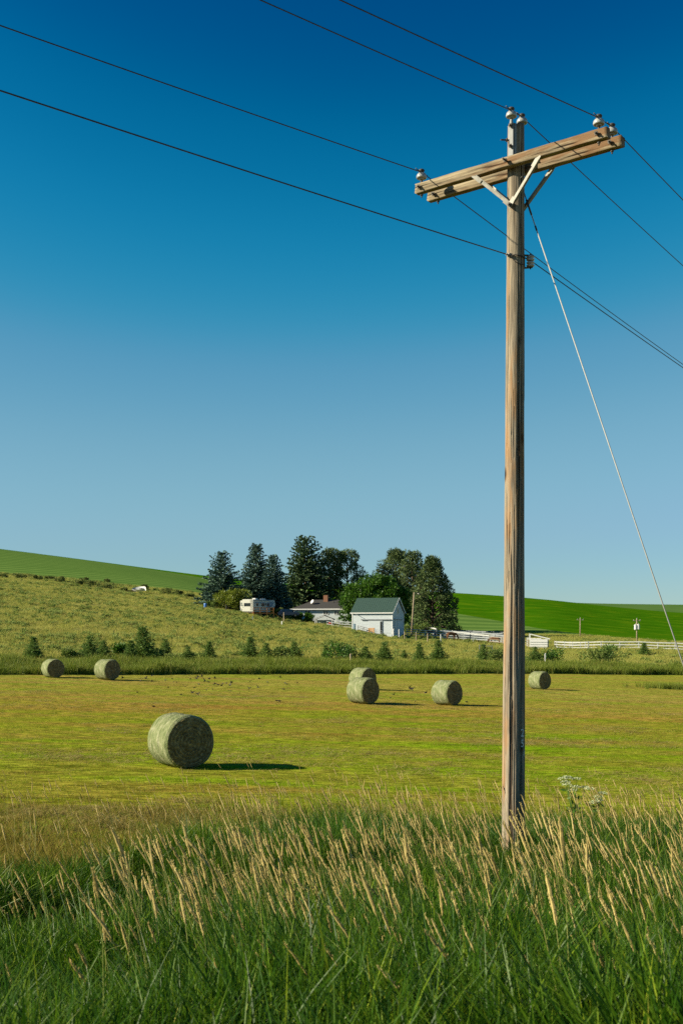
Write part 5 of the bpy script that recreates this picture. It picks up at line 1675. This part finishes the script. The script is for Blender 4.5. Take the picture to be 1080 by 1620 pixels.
def skinned(name, verts, edges, radii, mat, sub=1):
    me = bpy.data.meshes.new(name)
    me.from_pydata(verts, edges, [])
    o = bpy.data.objects.new(name, me)
    col.objects.link(o)
    o.modifiers.new('skin', 'SKIN')
    for v, r in zip(me.skin_vertices[0].data, radii): v.radius = (r, r)
    me.skin_vertices[0].data[0].use_root = True
    sb = o.modifiers.new('sub', 'SUBSURF'); sb.levels = sub; sb.render_levels = sub
    bpy.context.view_layer.update()
    m2 = bpy.data.meshes.new_from_object(o.evaluated_get(bpy.context.evaluated_depsgraph_get()))
    bpy.data.objects.remove(o)
    m2.materials.clear(); m2.materials.append(mat)
    m2.polygons.foreach_set('use_smooth', [True] * len(m2.polygons))
    return m2


def horse_mesh(graze):
    hd = [(1.0, 0, 1.15), (1.30, 0, 0.75), (1.45, 0, 0.35), (1.30, 0, 0.10)] if graze else [(0.98, 0, 1.45), (1.22, 0, 1.78), (1.42, 0, 1.76), (1.68, 0, 1.52)]
    V = [(0, 0, 1.12), (0.45, 0, 1.15), (0.75, 0, 1.22)] + hd + [(-0.40, 0, 1.16), (-0.68, 0, 1.22), (-0.86, 0, 1.15), (-0.92, 0, 0.80)]
    E_ = [(0, 1), (1, 2), (2, 3), (3, 4), (4, 5), (5, 6), (0, 7), (7, 8), (8, 9), (9, 10)]
    Rr = [0.30, 0.29, 0.25, 0.19, 0.14, 0.13, 0.08, 0.30, 0.26, 0.07, 0.05]
    for y in (-0.17, 0.17):
        b = len(V)
        V += [(0.66, y, 0.88), (0.66, y, 0.52), (0.64, y, 0.12), (0.68, y, 0.0)]
        E_ += [(2, b), (b, b + 1), (b + 1, b + 2), (b + 2, b + 3)]; Rr += [0.13, 0.07, 0.05, 0.06]
        b = len(V)
        V += [(-0.58, y, 0.92), (-0.74, y, 0.55), (-0.66, y, 0.12), (-0.60, y, 0.0)]
        E_ += [(8, b), (b, b + 1), (b + 1, b + 2), (b + 2, b + 3)]; Rr += [0.16, 0.08, 0.05, 0.06]
    for y in (-0.07, 0.07):
        b = len(V); j = 4
        V += [(hd[1][0] - 0.02, y, hd[1][2] + 0.20)]; E_ += [(j, b)]; Rr += [0.03]
    return skinned('horse', V, E_, Rr, M_brown)


hm = [horse_mesh(False), horse_mesh(True)]
for px, Y, rz, k, lab in [(683, 206.5, 200, 0, 'brown horse standing in the corral right of the barn'), (713, 201.5, 20, 1, 'dark brown horse grazing behind the single-rail corral fence'), (783, 199, 170, 1, 'brown horse grazing just left of the utility pole')]:
    o = tag(obj('horse', hm[k]), lab, 'horse', 'horses in the corral')
    o.location = G(px, Y); o.rotation_euler = (0, 0, R(rz))

# white wreck, blue barrel, dirt mound on the slope
wk = frame_at('derelict_boat', G(221, 262) + Vector((0, 0, 0.35)), -20, 'white derelict boat hull lying in the grass of the upper hillside', 'boat')
hv, hf = [], []
for i in range(9):
    t = i / 8; w = 0.75 * math.sin(math.pi * (0.12 + 0.80 * (1 - t) ** 0.9)) + 0.04; z = 0.25 * t
    hv += [(-1.7 + 3.4 * t, -w, 0.75 + z), (-1.7 + 3.4 * t, -w * 0.6, 0.15 + z * 0.6), (-1.7 + 3.4 * t, 0, z * 0.9), (-1.7 + 3.4 * t, w * 0.6, 0.15 + z * 0.6), (-1.7 + 3.4 * t, w, 0.75 + z)]
    if i: hf += [((i - 1) * 5 + k, i * 5 + k, i * 5 + k + 1, (i - 1) * 5 + k + 1) for k in range(4)]
hf.append((0, 1, 2, 3, 4))
hull = obj('hull', pos_mesh('hull', hv, hf, M_white2), wk)
hull.rotation_euler = (0.5, 0, 0)
MB().box((0.2, 0.15, 0.75), (1.0, 1.1, 0.08)).build('deck', M_shade, wk)
junk = tag(MB().box((0, 0, 0.2), (1.6, 0.7, 0.4), rz=0.3).box((0.9, 0.2, 0.35), (0.7, 0.5, 0.7), rz=-0.4).tube([(-1.2, 0, 0.1), (0.6, 0.5, 0.5)], 0.08, 6).build('scrap_heap', M_dull, None, bevel=0.03), 'dark heap of scrap beside the white derelict boat', 'scrap')
junk.location = G(206, 262)
bl = frame_at('water_barrel', G(325, 228), 0, 'blue plastic barrel left of the camper trailer', 'barrel')
MB().lathe((0, 0, 0), [(0.26, 0), (0.30, 0.05), (0.30, 0.3), (0.315, 0.33), (0.30, 0.36), (0.30, 0.62), (0.315, 0.65), (0.30, 0.68), (0.30, 0.9), (0.26, 0.94)], 18).build('barrel_body', M_bluep, bl, smooth=True)
MB().lathe((0, 0, 0.945), [(0.25, 0), (0.25, 0.02), (0.05, 0.025)], 18).build('lid', M_white2, bl)


# ------------------------------------------------------------------ birds feeding on the field
M_bird = flat_mat('dark_feathers', (0.02, 0.018, 0.016), 0.6, 0.3, 0.2)


def bird_mesh(fly):
    mb = MB()
    mb.tube([(-0.11, 0, 0.02), (-0.06, 0, 0.03), (0.0, 0, 0.035), (0.06, 0, 0.045), (0.09, 0, 0.055), (0.115, 0, 0.05), (0.14, 0, 0.045)], [0.012, 0.03, 0.042, 0.034, 0.024, 0.018, 0.003], 8)
    mb.prism([(-0.10, -0.012, 0.02), (-0.19, -0.028, 0.012), (-0.19, 0.028, 0.012), (-0.10, 0.012, 0.02)], (0, 0, 0.006))
    if fly:
        for s in (-1, 1):
            mb.prism([(0.05, s * 0.03, 0.05), (0.04, s * 0.13, 0.13), (-0.03, s * 0.24, 0.17), (-0.05, s * 0.12, 0.10), (-0.05, s * 0.03, 0.045)], (0, 0, 0.006))
    else:
        for s in (-1, 1):
            mb.prism([(0.04, s * 0.036, 0.06), (-0.12, s * 0.030, 0.035), (-0.06, s * 0.044, 0.02)], (0, s * 0.006, 0))
            mb.tube([(0.0, s * 0.015, 0.0), (0.005, s * 0.018, -0.05)], 0.004, 4)
    return mb.mesh('bird', M_bird)


bms = [bird_mesh(True), bird_mesh(False)]
for i in range(64):
    if i < 50: px, py = rng.normal(330, 75), 1066 + abs(rng.normal(0, 17)) + 8
    else: px, py = rng.uniform(560, 745), rng.uniform(1084, 1112)
    if 545 < px < 602 or 680 < px < 735: continue
    u = (px - CX) / F
    Y = min(4.2 / ((py - HY) / F - 0.027 * u), float(np.interp(u, UF, KS['Ye'])) - 2)
    fl = rng.uniform() < 0.5
    o = tag(obj('bird', bms[0 if fl else 1]), 'small dark bird feeding on or flitting low over the mown field', 'bird', 'flock of small dark birds on the field')
    k = rng.uniform(0.7, 1.05)
    o.scale = (k, k, k)
    o.location = G(px, Y) + Vector((0, 0, rng.uniform(0.10, 0.45) if fl else 0.055 * k))
    o.rotation_euler = (rng.normal(0, 0.25) if fl else 0, rng.normal(0, 0.2) if fl else 0, rng.uniform(0, 6.28))

# ------------------------------------------------------------------ white-flowered weed by the pole
M_flo = leaf_mat('white_florets', [(0, (0.34, 0.40, 0.18)), (1, (0.60, 0.62, 0.42))], 0.25, 0.7, 0.1)
M_weed = leaf_mat('weed_leaves', [(0, (0.04, 0.10, 0.015)), (1, (0.10, 0.18, 0.03))], 0.25, 0.5, 0.2)
for px, Y, hh, nb, lab in [(908, 21.0, 1.15, 9, 'white umbel-flowered weed right of the utility pole, taller one'), (936, 20.0, 0.95, 6, 'smaller white umbel-flowered weed farther right of the pole')]:
    e = tag(empty('flowering_weed', G(px, Y)), lab, 'wildflower', 'white flowering weeds')
    mb = MB(); C, D = [], []
    for k in range(nb):
        a = rng.uniform(0, 6.28); q = rng.uniform(0.05, 0.32)
        t = Vector((math.cos(a) * q, math.sin(a) * q, hh * rng.uniform(0.72, 1.0)))
        mb.tube([(0, 0, -0.05), (t.x * 0.4, t.y * 0.4, t.z * 0.6), t], [0.008, 0.006, 0.003], 5)
        n = 110
        uu = unit(n); uu[:, 2] = np.abs(uu[:, 2]) * 0.35
        C.append(np.array(t) + uu * 0.085); D.append(unit(n) + np.array([0, 0, 0.5]))
    obj('stem', mb.mesh('stem', M_weed, True), e)
    C, D = np.concatenate(C), np.concatenate(D)
    obj('flower_head', quads_mesh('flower_head', kites(C, D, 0.022, 0.018), M_flo), e)
    n = 70
    c = np.stack([rng.normal(0, 0.10, n), rng.normal(0, 0.10, n), rng.uniform(0.1, hh * 0.75, n)], -1)
    obj('leaf_cluster', quads_mesh('leaf_cluster', kites(c, unit(n) + np.array([0, 0, 0.2]), rng.uniform(0.08, 0.18, n), 0.05), M_weed), e)
